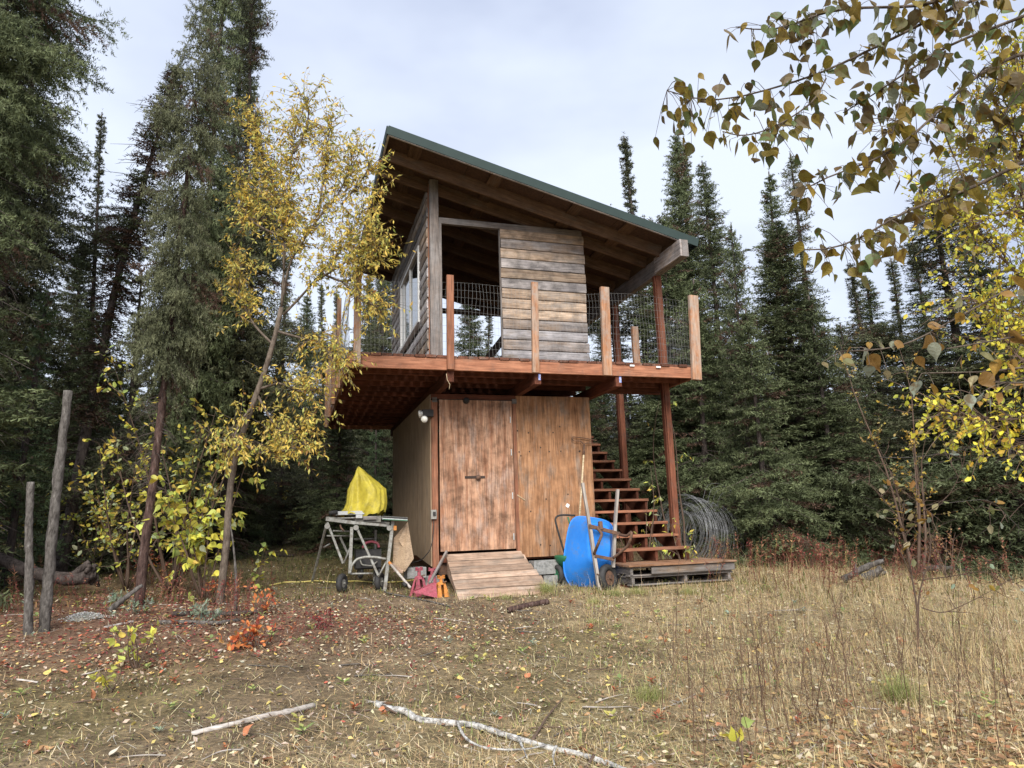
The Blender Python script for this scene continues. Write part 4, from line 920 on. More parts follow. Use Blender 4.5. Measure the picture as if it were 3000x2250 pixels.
def make_proto(key, r0=0.09, bk=None, sticks=None, **kw):
    V, F, C, br, bx = spruce_mesh(**kw); H = kw.get('H', 10.0)
    if sticks: dead_sticks(br, H, sticks[0]*H, sticks[1]*H, sticks[2], sticks[3], 5, bx)
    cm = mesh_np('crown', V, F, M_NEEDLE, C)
    bv, bf, _ = br.arrays(); bm = mesh_np('branch', bv, bf, M_SBARK)
    tv, tf = trunk_arr(H, r0, 3, bx); tm = mesh_np('trunk', tv, tf, bk or M_SBARK, smooth=True)
    PROTO[key] = (tm, bm, cm, H)
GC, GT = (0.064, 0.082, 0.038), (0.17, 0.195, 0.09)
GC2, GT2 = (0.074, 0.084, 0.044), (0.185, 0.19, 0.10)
make_proto('A', seed=1, R=1.08, bare=0.10, power=0.5, nb=8, whorl=0.135, gap=0.05, dens=44, col=GC, tip=GT, ln=.06, wd=.02, sticks=(0.02, 0.16, 60, 0.8), r0=.075)
make_proto('A2', seed=21, R=1.0, bare=0.16, power=0.42, nb=7, whorl=0.16, gap=0.16, dens=42, ragged=.7, col=GC2, tip=GT2, ln=.055, wd=.019, sticks=(0.02, 0.3, 140, 0.9), r0=.075, bend=.15)
make_proto('B', seed=2, R=1.02, bare=0.08, power=0.62, nb=7, whorl=0.16, gap=0.08, dens=40, ragged=0.4, col=GC, tip=GT, ln=.06, wd=.02, sticks=(0.0, 0.12, 40, 0.6), r0=.07)
make_proto('B2', seed=22, R=1.15, bare=0.05, power=0.6, nb=7, whorl=0.17, gap=0.12, dens=42, ragged=0.8, droop=.6, col=GC2, tip=GT2, ln=.055, wd=.019, sticks=(0.0, 0.6, 140, 0.8), r0=.07, bend=-.12)
make_proto('C', seed=3, R=1.4, bare=0.015, power=0.6, nb=8, whorl=0.15, gap=0.05, dens=38, droop=.55, ragged=.45, col=GC, tip=GT, ln=0.06, wd=.02, r0=.08)
make_proto('C2', seed=23, R=1.25, bare=0.05, power=0.7, nb=7, whorl=0.19, gap=0.18, dens=42, droop=.75, ragged=.7, col=GC2, tip=GT2, ln=0.055, wd=.018, sticks=(.02, .45, 180, 1.2), r0=.08)
make_proto('D', seed=4, R=1.15, bare=0.26, power=0.42, nb=7, whorl=0.15, gap=0.1, dens=75, ragged=0.35, droop=.5, col=GC, tip=GT, ln=.042, wd=.012, sticks=(0.03, 0.36, 170, 1.0), r0=.065)
make_proto('E', seed=5, R=0.5, bare=0.28, power=0.3, nb=7, whorl=0.12, gap=0.08, dens=42, ragged=0.4, droop=0.9, brown=0.6, col=GC, tip=GT, sticks=(0.02, 0.95, 260, 0.55), bend=0.25, r0=.06)
make_proto('F', seed=6, H=3.0, R=0.62, bare=0.03, power=0.9, nb=6, whorl=0.11, gap=0.1, dens=55, col=(0.06, 0.09, 0.04), tip=(0.14, 0.19, 0.09), r0=0.03, ln=0.04, wd=0.013)
make_proto('G', seed=8, R=0.95, bare=0.42, power=0.5, nb=5, whorl=0.2, gap=0.25, dens=36, ragged=0.5, col=GC2, tip=GT2, sticks=(0.02, 0.55, 260, 1.1), r0=.07)
make_proto('S', H=5.0, seed=31, R=1.1, bare=0.01, power=0.65, nb=8, whorl=0.14, gap=0.08, dens=42, droop=.5, ragged=.6, col=GC, tip=GT, ln=0.055, wd=.018, r0=.05)
make_proto('S2', H=5.0, seed=32, R=.9, bare=0.06, power=0.7, nb=7, whorl=0.17, gap=0.18, dens=42, droop=.75, ragged=.8, col=GC2, tip=GT2, ln=0.055, wd=.018, sticks=(.02, .5, 110, .9), r0=.05)
def spruce(px, d, top, key, label, group=None, w=1.0, lean=(0, 0), rz=None):
    b = atD(px, min(1500, max(top, 0)+150), d); x, y = b[0], b[1]; z = float(gz(x, y))
    t = atD(px, top, d)[2]; tm, bm, cm, H = PROTO[key]; s = max(0.15, (t-z)/H)
    T = bpy.data.objects.new('spruce_tree', None)
    if lean == (0, 0): lean = (float(rng.normal(0, .012)), float(rng.normal(0, .014))); w = w*float(rng.uniform(.92, 1.1))
    if (t-z) < 6.8 and key[0] in 'ABCG' : key = ['S', 'S2'][int(rng.random() < .45)]; tm, bm, cm, H = PROTO[key]; s = max(0.4, (t-z)/H); w = w*1.05
    if key in 'ABC' and ALT[0] % 2: key = key+'2'; tm, bm, cm, H = PROTO[key]; s = max(0.15, (t-z)/H)
    ALT[0] += 1
    rz = float(rng.uniform(0, 6.28)) if rz is None else rz
    M = Matrix.Translation((x, y, z)) @ Matrix.Rotation(lean[0], 4, 'X') @ Matrix.Rotation(lean[1], 4, 'Y') @ Matrix.Rotation(rz, 4, 'Z') @ Matrix.Diagonal((w, w, s, 1))
    link(T, None, M); tag(T, label, 'tree', group)
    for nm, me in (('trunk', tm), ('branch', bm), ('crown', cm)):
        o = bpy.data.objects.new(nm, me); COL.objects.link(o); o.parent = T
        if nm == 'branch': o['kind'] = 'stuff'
    return T
GL, GR = 'spruces on the left side of the clearing', 'spruces right of the cabin'
spruce(-50, 9.8, -1300, 'D', 'huge spruce at the left frame edge with bare dark lower trunk', GL, .95)
spruce(60, 13.5, -500, 'A', 'tall dense spruce just right of the left frame edge', GL, 1.0)
spruce(20, 15, -200, 'D', 'spruce behind the huge one at the left frame edge', GL, 1.1)
spruce(310, 15.5, 335, 'B', 'short pointed spruce standing in the sky gap on the left', GL, 0.8)
spruce(225, 19, 700, 'A', 'small spruce low in the sky gap on the left', GL, 0.8)
e = spruce(300, 11.8, 130, 'E', 'crooked half dead spruce leaning right beside the tall dense one', GL, 1.15, (0.0, 0.08), 4.4)
spruce(622, 12.2, -620, 'A', 'tallest dense spruce left of the yellow willow', GL, 0.74)
spruce(715, 13.2, -160, 'A', 'tall spruce whose crown joins the tallest one on its right side', GL, 0.95)
spruce(650, 14.8, -250, 'A', 'tall spruce behind the leaning reddish trunk', GL, 0.75)
spruce(755, 15.5, 330, 'B', 'narrow spruce right behind the willow leaves', GL, 1.0)
spruce(500, 13.8, 800, 'C', 'short bushy spruce low between the leaning trunk and the willow', GL, 0.85)
spruce(640, 14.2, 900, 'C', 'low green spruce behind the willow trunk', GL, 0.8)
spruce(88, 11, 850, 'F', 'young light green spruce near the grey dead poles', GL, 1.25)
spruce(255, 13.0, 900, 'G', 'thin dark spruce behind the taller grey dead pole', GL, 1.0)
spruce(400, 12.0, 800, 'G', 'sparse dark spruce left of the leaning reddish trunk', GL, 1.0)
for k, (px, d, top, key, w) in enumerate([(950, 27, 830, 'B', 1.1), (895, 24, 860, 'C', .9), (1010, 29, 850, 'B', 1.1), (1075, 24, 800, 'C', .9), (1135, 21, 770, 'B', 1.1), (1110, 26, 700, 'A', 1.0), (830, 20, 760, 'B', 1.1)]):
    spruce(px, d, top, key, ['far spruce top between the two left rail posts of the deck', 'far spruce just left of the reddish left rail post', 'small far spruce right behind the deck corner post', 'far spruce midway between deck corner post and cabin side wall', 'far spruce closest to the cabin side wall', 'taller dense far spruce left of the cabin side wall', 'far spruce showing through the lower willow leaves'][k], 'far spruces between willow and cabin', w)
spruce(1368, 23, 840, 'A', 'bushy far spruce framed by the open cabin front', None, 1.1)
spruce(1425, 26, 890, 'B', 'narrow far spruce beside the siding panel, seen through the open front', None, 1.3)
spruce(1762, 25, 930, 'B', 'thin far spruce seen just right of the siding panel', None, 1.1)
for a in [(1858, 19, 395, 'B', 'slim spruce left of the double topped one beside the roof edge', 1.0), (1962, 18.5, 385, 'A', 'double topped spruce above the right roof end', .8),
          (1992, 19.5, 425, 'B', 'lower right top of the double topped spruce above the roof end', 1.0), (2078, 17, 475, 'C', 'broad shouldered spruce right of the roof beam end', .92),
          (2138, 13.8, 655, 'C', 'paler green lower spruce close behind the right railing', .62), (2232, 18, 495, 'B', 'very narrow spruce with a ragged point, mid right', .8),
          (2332, 16, 440, 'C', 'tallest broad spruce of the right group under the poplar branches', .95), (2400, 14.5, 860, 'C', 'low wide spruce in front of the tallest one on the right', 1.0),
          (2205, 13, 900, 'C', 'low wide spruce right behind the wire roll', .8), (2300, 15, 640, 'A', 'spruce between the narrow and the tallest on the right', 1.0),
          (2512, 23, 768, 'B', 'small pointed spruce in the right sky gap, left one of a pair', 1.1), (2550, 24, 800, 'B', 'small pointed spruce in the right sky gap, right one of a pair', 1.1),
          (2648, 23, 758, 'B', 'small solitary yellowish spruce top in the right sky gap', .9), (2706, 21, 690, 'B', 'slim spiky spruce beside the birch leaves', .9),
          (2795, 15, 560, 'A', 'dense dark spruce behind the birch on the right', 1.1), (2870, 14, 640, 'A', 'dark spruce behind the birch near the right frame edge', 1.1),
          (2480, 17, 950, 'C', 'low bushy spruce in the right middle distance', 1.0), (1925, 16, 640, 'A', 'spruce behind the tall stair posts', .9), (1815, 17.5, 620, 'B', 'spruce partly hidden by the roof beam', 1.1), (2030, 14.5, 820, 'A', 'spruce between the stair and the wire roll', .8)]:
    spruce(a[0], a[1], a[2], a[3], a[4], GR, a[5]*(1.45 if a[3] == 'B' else 1.35 if a[3] == 'A' else 1.12))
# the mass behind: still one object per tree
g = np.random.default_rng(21)
fills = []
for px in np.arange(-700, 3800, 62):
    d = g.uniform(17, 24); top = g.uniform(1000, 1200)
    if 60 < px < 480: top = g.uniform(960, 1180)
    if px > 2450: top = g.uniform(1000, 1180)
    fills.append((px+g.uniform(-25, 25), d, top, g.choice(['C', 'G', 'A', 'C', 'B']), 0.95))
for px in np.arange(-900, 4000, 60): fills.append((px+g.uniform(-30, 30), g.uniform(25, 33), g.uniform(1040, 1170), g.choice(['C', 'C', 'A']), 1.25))
for px in np.arange(-1000, 4200, 75): fills.append((px+g.uniform(-30, 30), g.uniform(36, 52), g.uniform(1120, 1230), 'C', 1.9))
for px in list(np.arange(560, 2600, 90)): fills.append((px+g.uniform(-20, 20), g.uniform(14.8, 18) if not 1150 < px < 1980 else g.uniform(17, 20), g.uniform(1080, 1250), g.choice(['G', 'G', 'F']), 0.9))
for px in (-500, -380, -260, -150): fills.append((px, 10, g.uniform(-300, 300), 'A', 1.1))
for px in (3150, 3280, 3420, 3600): fills.append((px, 14, g.uniform(300, 600), 'A', 1.1))
for (px, d, top, key, w) in fills:
    top = top if top < 1000 else top
    zone = 'left of the cabin' if px < 1150 else ('behind the cabin' if px < 1900 else 'right of the cabin')
    spruce(px, d, top, key, 'dark spruce deep in the forest '+zone, 'forest spruces '+zone, w)

# leaning reddish trunk, near left, its crown above
def polyD(P, d): return np.array([atD(x, y, d) for x, y in P])
lp = [(408, 1775), (418, 1650), (440, 1480), (462, 1290), (482, 1130), (497, 980), (512, 840), (527, 700), (545, 560), (560, 420)]
LT = thing('spruce_tree', gnd(408, 1775), 'slender leaning spruce with a bare flaky reddish trunk in front of the forest edge', 'tree')
dL = float(np.hypot(*(gnd(408, 1775)-CAM)[:2]))
Pp = polyD(lp, dL); V, F = rough_log(smooth_line(Pp, 60), np.linspace(0.054, 0.026, 60), 12, 0.08, 4)
obj_np('trunk', V, F, M_RBARK, LT, None, smooth=True)
for nm_, k_ in (('crown', 2), ('branch', 1)):
    o = bpy.data.objects.new(nm_, PROTO['A2'][k_]); link(o, LT, Matrix.Translation(Vector(Pp[2])) @ Matrix.Rotation(0.035, 4, 'Y') @ Matrix.Diagonal((0.38, 0.38, 1.0, 1)))
o['kind'] = 'stuff'

# ------------------------------------------------------------------ leaf templates
_st = [(0, .0), (.05, .17), (.17, .32), (.34, .39), (.52, .33), (.70, .20), (.87, .08), (1.1, 0)]
T_POP = (np.array([[-w_, y_, .10*w_+.0] for y_, w_ in _st]+[[0, y_, -.05*math.sin(3*y_)] for y_, w_ in _st[1:-1]]+[[w_, y_, .10*w_] for y_, w_ in _st[1:-1]]),
         np.array([[0, 8, 1], [0, 14, 8]]+[q for i in range(5) for q in ([i+1, i+8, i+9], [i+1, i+9, i+2], [i+14, i+9, i+8], [i+14, i+15, i+9])]+[[6, 13, 7], [19, 7, 13]]))
T_WIL = (np.array([[0, 0, 0], [-.17, .45, .03], [0, 1, -.06], [.17, .45, .03]]), np.array([[0, 2, 1], [0, 3, 2]]))
T_OVAL = (np.array([[0, 0, 0], [-.3, .35, .05], [-.2, .8, .0], [0, 1, -.05], [.2, .8, 0], [.3, .35, .05], [0, .45, -.03]]), np.array([[0, 6, 1], [1, 6, 2], [2, 6, 3], [3, 6, 4], [4, 6, 5], [5, 6, 0]]))
T_CURL = (np.array([[0, 0, 0.02], [-.28, .4, .12], [0, 1, .16], [.28, .4, .02]]), np.array([[0, 2, 1], [0, 3, 2]]))
def leaves(T, P, D, Nn, S, C):
    P = np.asarray(P); D = np.asarray(D); D = D/(np.linalg.norm(D, axis=1)[:, None]+1e-9)
    X = np.cross(D, Nn); X /= np.linalg.norm(X, axis=1)[:, None]+1e-9; Z = np.cross(X, D)
    S = np.asarray(S)[:, None, None]; tv, tf = T
    V = P[:, None]+S*(tv[None, :, 0:1]*X[:, None]+tv[None, :, 1:2]*D[:, None]+tv[None, :, 2:3]*Z[:, None])
    F = (tf[None]+np.arange(len(P))[:, None, None]*len(tv)).reshape(-1, 3)
    return V.reshape(-1, 3), F, np.repeat(np.asarray(C), len(tv), 0)
def pick(g, n, cols, wts, var=0.25):
    c = np.array(cols)[g.choice(len(cols), n, p=np.array(wts)/sum(wts))]
    return c*g.uniform(1-var, 1+var, (n, 1))*g.uniform(0.92, 1.08, (n, 3))
def twiggy(g, limbs, n_tw, tl, nleaf, size, T, cols, wts, hang=0.4, up=0.3, spread=1.0, clump=None, s0=0.25):
    """twigs grow off the limbs and carry leaves; returns (twig builder, leaf arrays)"""
    tw = MB(); Ps, Ds = [], []
    segs = []; 
    for L_ in limbs:
        L_ = np.array(L_)
        for a in range(int(len(L_)*s0), len(L_)-1): segs.append((L_[a], L_[a+1]))
    wl_ = np.array([np.linalg.norm(b-a) for a, b in segs]); wl_ /= wl_.sum()
    for k in range(n_tw):
        a, b = segs[g.choice(len(segs), p=wl_)]; p = a+(b-a)*g.random(); d = (b-a)/np.linalg.norm(b-a)*0.6+g.standard_normal(3)*0.7*spread+[0, 0, up]; d /= np.linalg.norm(d)
        l = tl*g.uniform(.4, 1.2); pts = [p]
        for q in range(4): d = d+g.standard_normal(3)*0.18+[0, 0, -hang*0.12]; d /= np.linalg.norm(d); pts.append(pts[-1]+d*l/4)
        pts = np.array(pts); tw.tube(pts, np.linspace(0.004, 0.0012, 5), 3, caps=False)
        nl = g.poisson(nleaf)
        for _ in range(nl):
            s = g.uniform(0.15, 1)*4; i_ = min(3, int(s)); q = pts[i_]+(pts[i_+1]-pts[i_])*(s-i_); dd = d*0.5+g.standard_normal(3)*0.6+[0, 0, -hang]
            Ps.append(q+g.standard_normal(3)*0.008); Ds.append(dd)
    n = len(Ps); Nn = g.standard_normal((n, 3))+np.array([0, -.3, 1.0])
    C = pick(g, n, cols, wts); return tw, leaves(T, Ps, Ds, Nn, size*g.uniform(.6, 1.25, n), C)

# ------------------------------------------------------------------ yellow willow in front of the deck corner
g = np.random.default_rng(33)
dW = 9.0
def limb(P, d0, d1): 
    ds = np.linspace(d0, d1, len(P)); return smooth_line([atD(x, y, dd) for (x, y), dd in zip(P, ds)], 16)
WI = thing('willow_tree', gnd(668, 1640), 'golden leaved willow leaning right in front of the deck corner', 'tree')
tb0 = atD(655, 1500, dW); tr = limb([(662, 1650), (676, 1371), (707, 1269), (753, 1156), (786, 1058), (813, 971), (824, 901)], dW, dW)
limbs = [limb(P, a, b_) for P, a, b_ in [
    ([(824, 901), (840, 800), (850, 749), (883, 722), (932, 630), (975, 600), (1030, 500), (1035, 440)], 9, 8.6), ([(829, 923), (867, 885), (921, 825), (959, 776), (997, 738), (1040, 670), (1070, 590)], 9, 8.4),
    ([(824, 901), (832, 792), (845, 575), (853, 456), (870, 360)], 9, 9.2), ([(832, 792), (829, 650), (796, 532), (760, 430), (740, 330)], 9, 9.5), ([(932, 630), (945, 540), (965, 420), (960, 360)], 8.8, 8.9),
    ([(921, 825), (980, 790), (1040, 750), (1090, 650)], 8.8, 8.2), ([(813, 971), (880, 990), (930, 1000), (970, 1040), (1010, 1070)], 9, 8.4), ([(940, 800), (1010, 830), (1070, 800), (1110, 720)], 8.8, 8.2),
    ([(760, 1140), (820, 1120), (880, 1150), (930, 1140)], 9, 8.6), ([(800, 1010), (740, 950), (700, 860), (690, 760)], 9, 9.4), ([(845, 700), (790, 680), (720, 640), (700, 520)], 9, 9.4),
    ([(1000, 600), (1050, 540), (1090, 480)], 8.7, 8.4), ([(753, 1156), (800, 1240), (840, 1280), (900, 1240)], 9, 8.8), ([(740, 1190), (700, 1240), (670, 1330)], 9, 8.7), ([(700, 1290), (760, 1330), (840, 1320), (900, 1300)], 9, 8.6), ([(860, 450), (900, 380), (905, 330), (895, 290)], 9, 9), ([(1010, 830), (1060, 880), (1110, 900)], 8.5, 8.2)]]
tr[0] = gp(tb0[0], tb0[1], -.08); tr[1] = gp(tb0[0]+.02, tb0[1], .2); tr = smooth_line(tr, 24)
V, F = rough_log(tr, np.linspace(0.046, 0.028, 24), 10, 0.05, 8); obj_np('trunk', V, F, M_WBARK, WI, smooth=True)
for L_ in limbs:
    r_ = 0.030 if len(L_) else 0; V, F = tube(L_, np.linspace(0.018, 0.004, 16), 6); obj_np('limb', V, F, M_WBARK, WI, smooth=True)
CW = [(0.74, 0.54, 0.11), (0.66, 0.52, 0.13), (0.56, 0.53, 0.15), (0.24, 0.26, 0.06), (0.30, 0.17, 0.05), (0.5, 0.42, 0.12)]
tw, (V, F, C) = twiggy(g, limbs, 1550, 0.48, 11.5, 0.068, T_WIL, CW, [3, 3, 2.2, 1.2, 0.8, 1.2], hang=0.55, up=0.35)
tw.build('twigs', M_WBARK, WI)['kind'] = 'stuff'
tag(obj_np('foliage', V, F, M_LEAF, WI, None, C), kind='stuff')

# ------------------------------------------------------------------ birch with small yellow leaves at the right edge
BI = thing('birch_tree', gnd(3180, 1700), 'birch with small yellow green leaves at the right frame edge', 'tree')
lb = [limb(P, a, b_) for P, a, b_ in [([(3100, 1200), (3040, 900), (3000, 600), (2970, 400), (2950, 200)], 6, 5.6), ([(3060, 900), (2980, 800), (2900, 720), (2800, 600), (2720, 560)], 6, 5.8),
    ([(3040, 700), (2960, 560), (2880, 450), (2800, 400)], 6, 6), ([(3080, 1050), (3000, 960), (2920, 900), (2820, 870)], 6, 5.6), ([(3100, 1250), (3020, 1230), (2900, 1225), (2780, 1210), (2745, 1190)], 5.5, 5.2),
    ([(3100, 1300), (3040, 1290), (2960, 1300)], 5.5, 5.4), ([(3000, 620), (2960, 620), (2880, 640), (2830, 700)], 5.8, 5.7), ([(3080, 1080), (3000, 1060), (2930, 1000)], 5.8, 5.7), ([(2980, 500), (3010, 350), (2990, 150)], 5.8, 5.6), ([(3000, 400), (2930, 330), (2900, 250)], 5.8, 5.6)]]
V, F = rough_log(smooth_line([gnd(3180, 1700), atD(3150, 1400, 6.2), atD(3100, 1150, 6.1), atD(3060, 900, 6), atD(3030, 500, 6), atD(3010, 100, 6)], 30), np.linspace(0.06, 0.03, 30), 10, .04, 3)
obj_np('trunk', V, F, M_BIRCH, BI, smooth=True)
for L_ in lb: V, F = tube(L_, np.linspace(0.014, 0.003, 16), 5); obj_np('limb', V, F, M_TWIG, BI, smooth=True)
CB = [(0.74, 0.64, 0.07), (0.64, 0.60, 0.08), (0.48, 0.50, 0.10), (0.55, 0.36, 0.05), (0.35, 0.28, 0.12)]
tw, (V, F, C) = twiggy(g, lb, 720, 0.42, 10, 0.038, T_OVAL, CB, [3, 3, 2, 1.2, .8], hang=0.5, up=0.1, s0=0.15)
tw.build('twigs', M_TWIG, BI)['kind'] = 'stuff'; tag(obj_np('foliage', V, F, M_LEAF, BI, None, C), kind='stuff')

# ------------------------------------------------------------------ poplar: its branches reach in from the right, near the camera
PO = thing('poplar_tree', gp(2.2, -8.2), 'poplar just outside the frame whose long leafy branches hang in from the upper right', 'tree')
x0, y0 = 2.6, -8.1
V, F = rough_log(smooth_line([gp(x0, y0, -.1), gp(x0, y0, 1.5), gp(x0+.05, y0, 3.2), gp(x0-.05, y0, 5.0)], 24), np.linspace(0.10, 0.05, 24), 12, .03, 1); obj_np('trunk', V, F, M_GBARK, PO, smooth=True)
near = [([(3150, -60), (2980, -40), (2821, 0), (2745, 43), (2680, 87), (2550, 141), (2420, 217), (2333, 238), (2230, 268), (2144, 295), (2062, 306), (2003, 295), (1954, 265)], 2.6, 2.2, 62),
        ([(2900, -60), (2745, 11), (2653, 24), (2561, 19), (2442, 27), (2355, 54), (2301, 87), (2225, 92), (2155, 79)], 2.5, 2.2, 52),
        ([(3120, 130), (3000, 154), (2946, 163), (2881, 206), (2821, 249), (2767, 309), (2713, 363), (2659, 412), (2615, 444), (2572, 471), (2496, 493), (2431, 512), (2361, 547), (2328, 574)], 2.7, 2.3, 62),
        ([(2653, 200), (2642, 260), (2626, 336), (2615, 390)], 2.5, 2.4, 14),
        ([(3120, 420), (3000, 471), (2902, 526), (2821, 564), (2740, 588), (2659, 612), (2605, 645), (2550, 683), (2491, 715), (2420, 737), (2366, 737), (2312, 726)], 2.6, 2.3, 40),
        ([(2420, 230), (2388, 295), (2301, 357), (2225, 390), (2165, 401), (2117, 385)], 2.4, 2.2, 22),
        ([(3120, -10), (3000, 50), (2870, 95), (2760, 140), (2690, 190), (2620, 235), (2540, 290), (2470, 330)], 2.8, 2.6, 46),
        ([(3080, 780), (2944, 850), (2859, 902), (2773, 947), (2704, 987), (2635, 1019), (2544, 1027), (2452, 1030)], 2.4, 2.2, 20),
        ([(3080, 960), (3000, 982), (2887, 1002), (2773, 1022)], 2.4, 2.3, 8), ([(3080, 1070), (3000, 1076), (2887, 1090), (2715, 1093)], 2.4, 2.3, 7), ([(3080, 1110), (2990, 1122), (2900, 1119), (2860, 1130)], 2.3, 2.25, 8),
        ([(2750, 320), (2770, 400), (2800, 470), (2830, 540)], 2.6, 2.6, 10), ([(3060, 200), (2960, 300), (2900, 420), (2870, 500)], 2.8, 2.7, 22)]
CP = [(0.17, 0.16, 0.04), (0.13, 0.18, 0.06), (0.26, 0.20, 0.035), (0.30, 0.21, 0.04), (0.17, 0.13, 0.06), (0.19, 0.22, 0.15)]
CP2 = [(0.40, 0.24, 0.05), (0.42, 0.36, 0.2), (0.34, 0.38, 0.28), (0.32, 0.18, 0.05), (0.26, 0.26, 0.11)]
base_leaf = []
gl = np.random.default_rng(12)
for ci, c in enumerate(CP+CP2):
    bend_ = T_POP[0].copy(); bend_[:, 2] += 0.13*np.sin(bend_[:, 1]*3+ci)*(bend_[:, 0]*2+0.4)+.5*bend_[:, 0]**2*(-1)**ci; bend_[:, 0] *= .8+.05*(ci % 5); bend_[:, 0] += .08*math.sin(ci*2)*bend_[:, 1]**2
    Fq = T_POP[1]; Vq = bend_
    cc = np.tile(np.array(c), (len(Vq), 1))*gl.uniform(0.85, 1.15, (len(Vq), 1)); base_leaf.append(mesh_np('leaf', Vq, Fq, M_BLEAF, cc, smooth=False))
XP, XD, XN, XC = [], [], [], []; PT = MB()
for bi, (P, d0, d1, nl) in enumerate(near):
    L_ = limb(P, d0, d1); V, F = tube(L_, np.linspace(0.0065 if nl > 25 else 0.003, 0.0018, 16), 6); Bq = obj_np('branch', V, F, M_WBARK, PO, smooth=True)
    pal = base_leaf[:6] if bi < 7 or bi > 10 else base_leaf[6:]
    dens = int(nl*0.8)
    for k in range(dens):
        s = gl.uniform(0.12, 1.0)**0.9*15; i_ = min(14, int(s)); q = L_[i_]+(L_[i_+1]-L_[i_])*(s-i_)
        off = gl.standard_normal(3)*0.035+[0, 0, -0.015]
        p = q+off; s_ = (0.058 if bi < 7 or bi > 10 else .05)*gl.uniform(.5, 1.2)
        dz = Vector((gl.normal()*0.55, gl.normal()*0.55, -1.0+gl.normal()*0.35)).normalized(); nn = Vector((gl.normal(), gl.normal()-0.8, gl.normal()*0.5))
        X = dz.cross(nn).normalized(); Z = X.cross(dz); M = Matrix((X, dz, Z)).transposed().to_4x4() @ Matrix.Scale(s_, 4); M.translation = Vector(p)
        if p[2] < q[2]+.3: PT.tube([q, (q+p)/2+[0, 0, .004], p], [.0011, .0009, .0008], 3, caps=False)
        link(bpy.data.objects.new('leaf', pal[int(gl.integers(len(pal)))]), PO, M)
    cl = [L_[int(gl.integers(2, 15))]+gl.standard_normal(3)*0.02 for _ in range(max(1, nl//9))]      # crowded leaf clusters
    for k in range(int(nl*(1.7 if bi < 7 or bi > 10 else .5))):
        q = cl[int(gl.integers(len(cl)))]+gl.standard_normal(3)*[.05, .05, .045]-[0, 0, .03] if k % 3 else L_[int(gl.integers(1, 15))]+gl.standard_normal(3)*.03
        b0_ = L_[int(np.argmin(np.linalg.norm(L_-q, axis=1)))]; PT.tube([b0_, (q+b0_)/2+[0, 0, .01], q], [.0014, .001, .0008], 3, caps=False); XP.append(q); XD.append([gl.normal()*.6, gl.normal()*.6, -1+gl.normal()*.4]); XN.append([gl.normal(), gl.normal()-.8, gl.normal()*.5]); XC.append((CP if bi < 7 or bi > 10 else CP2)[int(gl.integers(5))])
XC = np.array(XC)*gl.uniform(.75, 1.2, (len(XC), 1)); PT.build('petioles', M_WBARK, PO)['kind'] = 'stuff'; V, F, C = leaves(T_POP, XP, XD, np.array(XN), .052*gl.uniform(.45, 1.2, len(XP)), XC)
tag(obj_np('leaf_clusters', V, F, M_BLEAF, PO, None, C), kind='stuff')

# ------------------------------------------------------------------ shrubs and saplings
def shrub(name, px, py, lab, cat, stems, tl, n_tw, nleaf, size, T, cols, wts, seed, group=None, h=1.0, sp=0.3, hang=0.2, leafm=None, at_=None, lean=0.0):
    g = np.random.default_rng(seed); b = np.array(at_) if at_ is not None else gnd(px, py); S = thing(name, b, lab, cat, group); L_ = []
    for k in range(stems):
        a = g.uniform(0, 6.28); o = np.array([math.cos(a)*sp+lean, math.sin(a)*sp, 1.0]); hh = h*g.uniform(0.6, 1.05); P = [b+[0, 0, -0.03]]
        for q in range(5): P.append(P[-1]+o*hh/5+g.standard_normal(3)*0.035*hh)
        L_.append(smooth_line(P, 10)); V, F = tube(L_[-1], np.linspace(0.004+0.006*h, 0.0015, 10), 5); obj_np('stem', V, F, M_TWIG, S, smooth=True)
    tw, (V, F, C) = twiggy(g, L_, n_tw, tl, nleaf, size, T, cols, wts, hang=hang, up=0.2, s0=0.2)
    mb_ = tw.build('twigs', M_TWIG, S); mb_['kind'] = 'stuff'
    tag(obj_np('foliage', V, F, leafm or M_LEAF, S, None, C), kind='stuff'); return S
YG = [(0.62, 0.58, 0.09), (0.50, 0.53, 0.12), (0.33, 0.40, 0.12), (0.68, 0.50, 0.10), (0.48, 0.52, 0.30)]
shrub('alder_shrub', 500, 1740, 'tall yellow green sapling thicket behind the leaning reddish trunk', 'shrub', 8, .5, 120, 8, .07, T_OVAL, YG, [3, 2, 1, 3, 1.4], 41, h=2.7, sp=.32)
shrub('alder_shrub', 370, 1730, 'broad leaved yellow sapling left of the leaning reddish trunk', 'shrub', 6, .5, 80, 7, .07, T_OVAL, YG, [3, 2, 1, 3, 1.4], 42, h=2.1, sp=.38)
shrub('poplar_sapling', 600, 1760, 'bright yellow green round leaved sapling left of the willow foot', 'sapling', 6, .38, 75, 6, .09, T_POP, YG, [4, 3, 1, 1, .4], 43, h=1.75, sp=.3, hang=.6)
shrub('poplar_sapling', 745, 1735, 'small sparse yellow sapling right of the willow foot', 'sapling', 3, .2, 14, 3, .075, T_POP, YG, [4, 2, 1, 1, .4], 44, h=.75, sp=.15, hang=.6)
shrub('alder_shrub', 170, 1640, 'sparse yellow leaved shrub behind the grey dead poles', 'shrub', 6, .45, 60, 6, .06, T_OVAL, YG, [1, 1, 1, 3, .5], 45, h=1.5, sp=.3)
shrub('willow_shrub', 860, 1600, 'thin willow shoots with narrow yellow leaves left of the saw stand', 'shrub', 4, .4, 26, 6, .07, T_WIL, CW, [2, 2, 2, 1, .5, 1], 46, h=1.5, sp=.25)
shrub('poplar_seedling', 400, 1960, 'knee high seedling with bright yellow green leaves, left foreground', 'seedling', 5, .14, 18, 2.4, .062, T_POP, YG, [4, 4, 2, .6, .2], 47, h=.38, sp=.5, hang=.1)
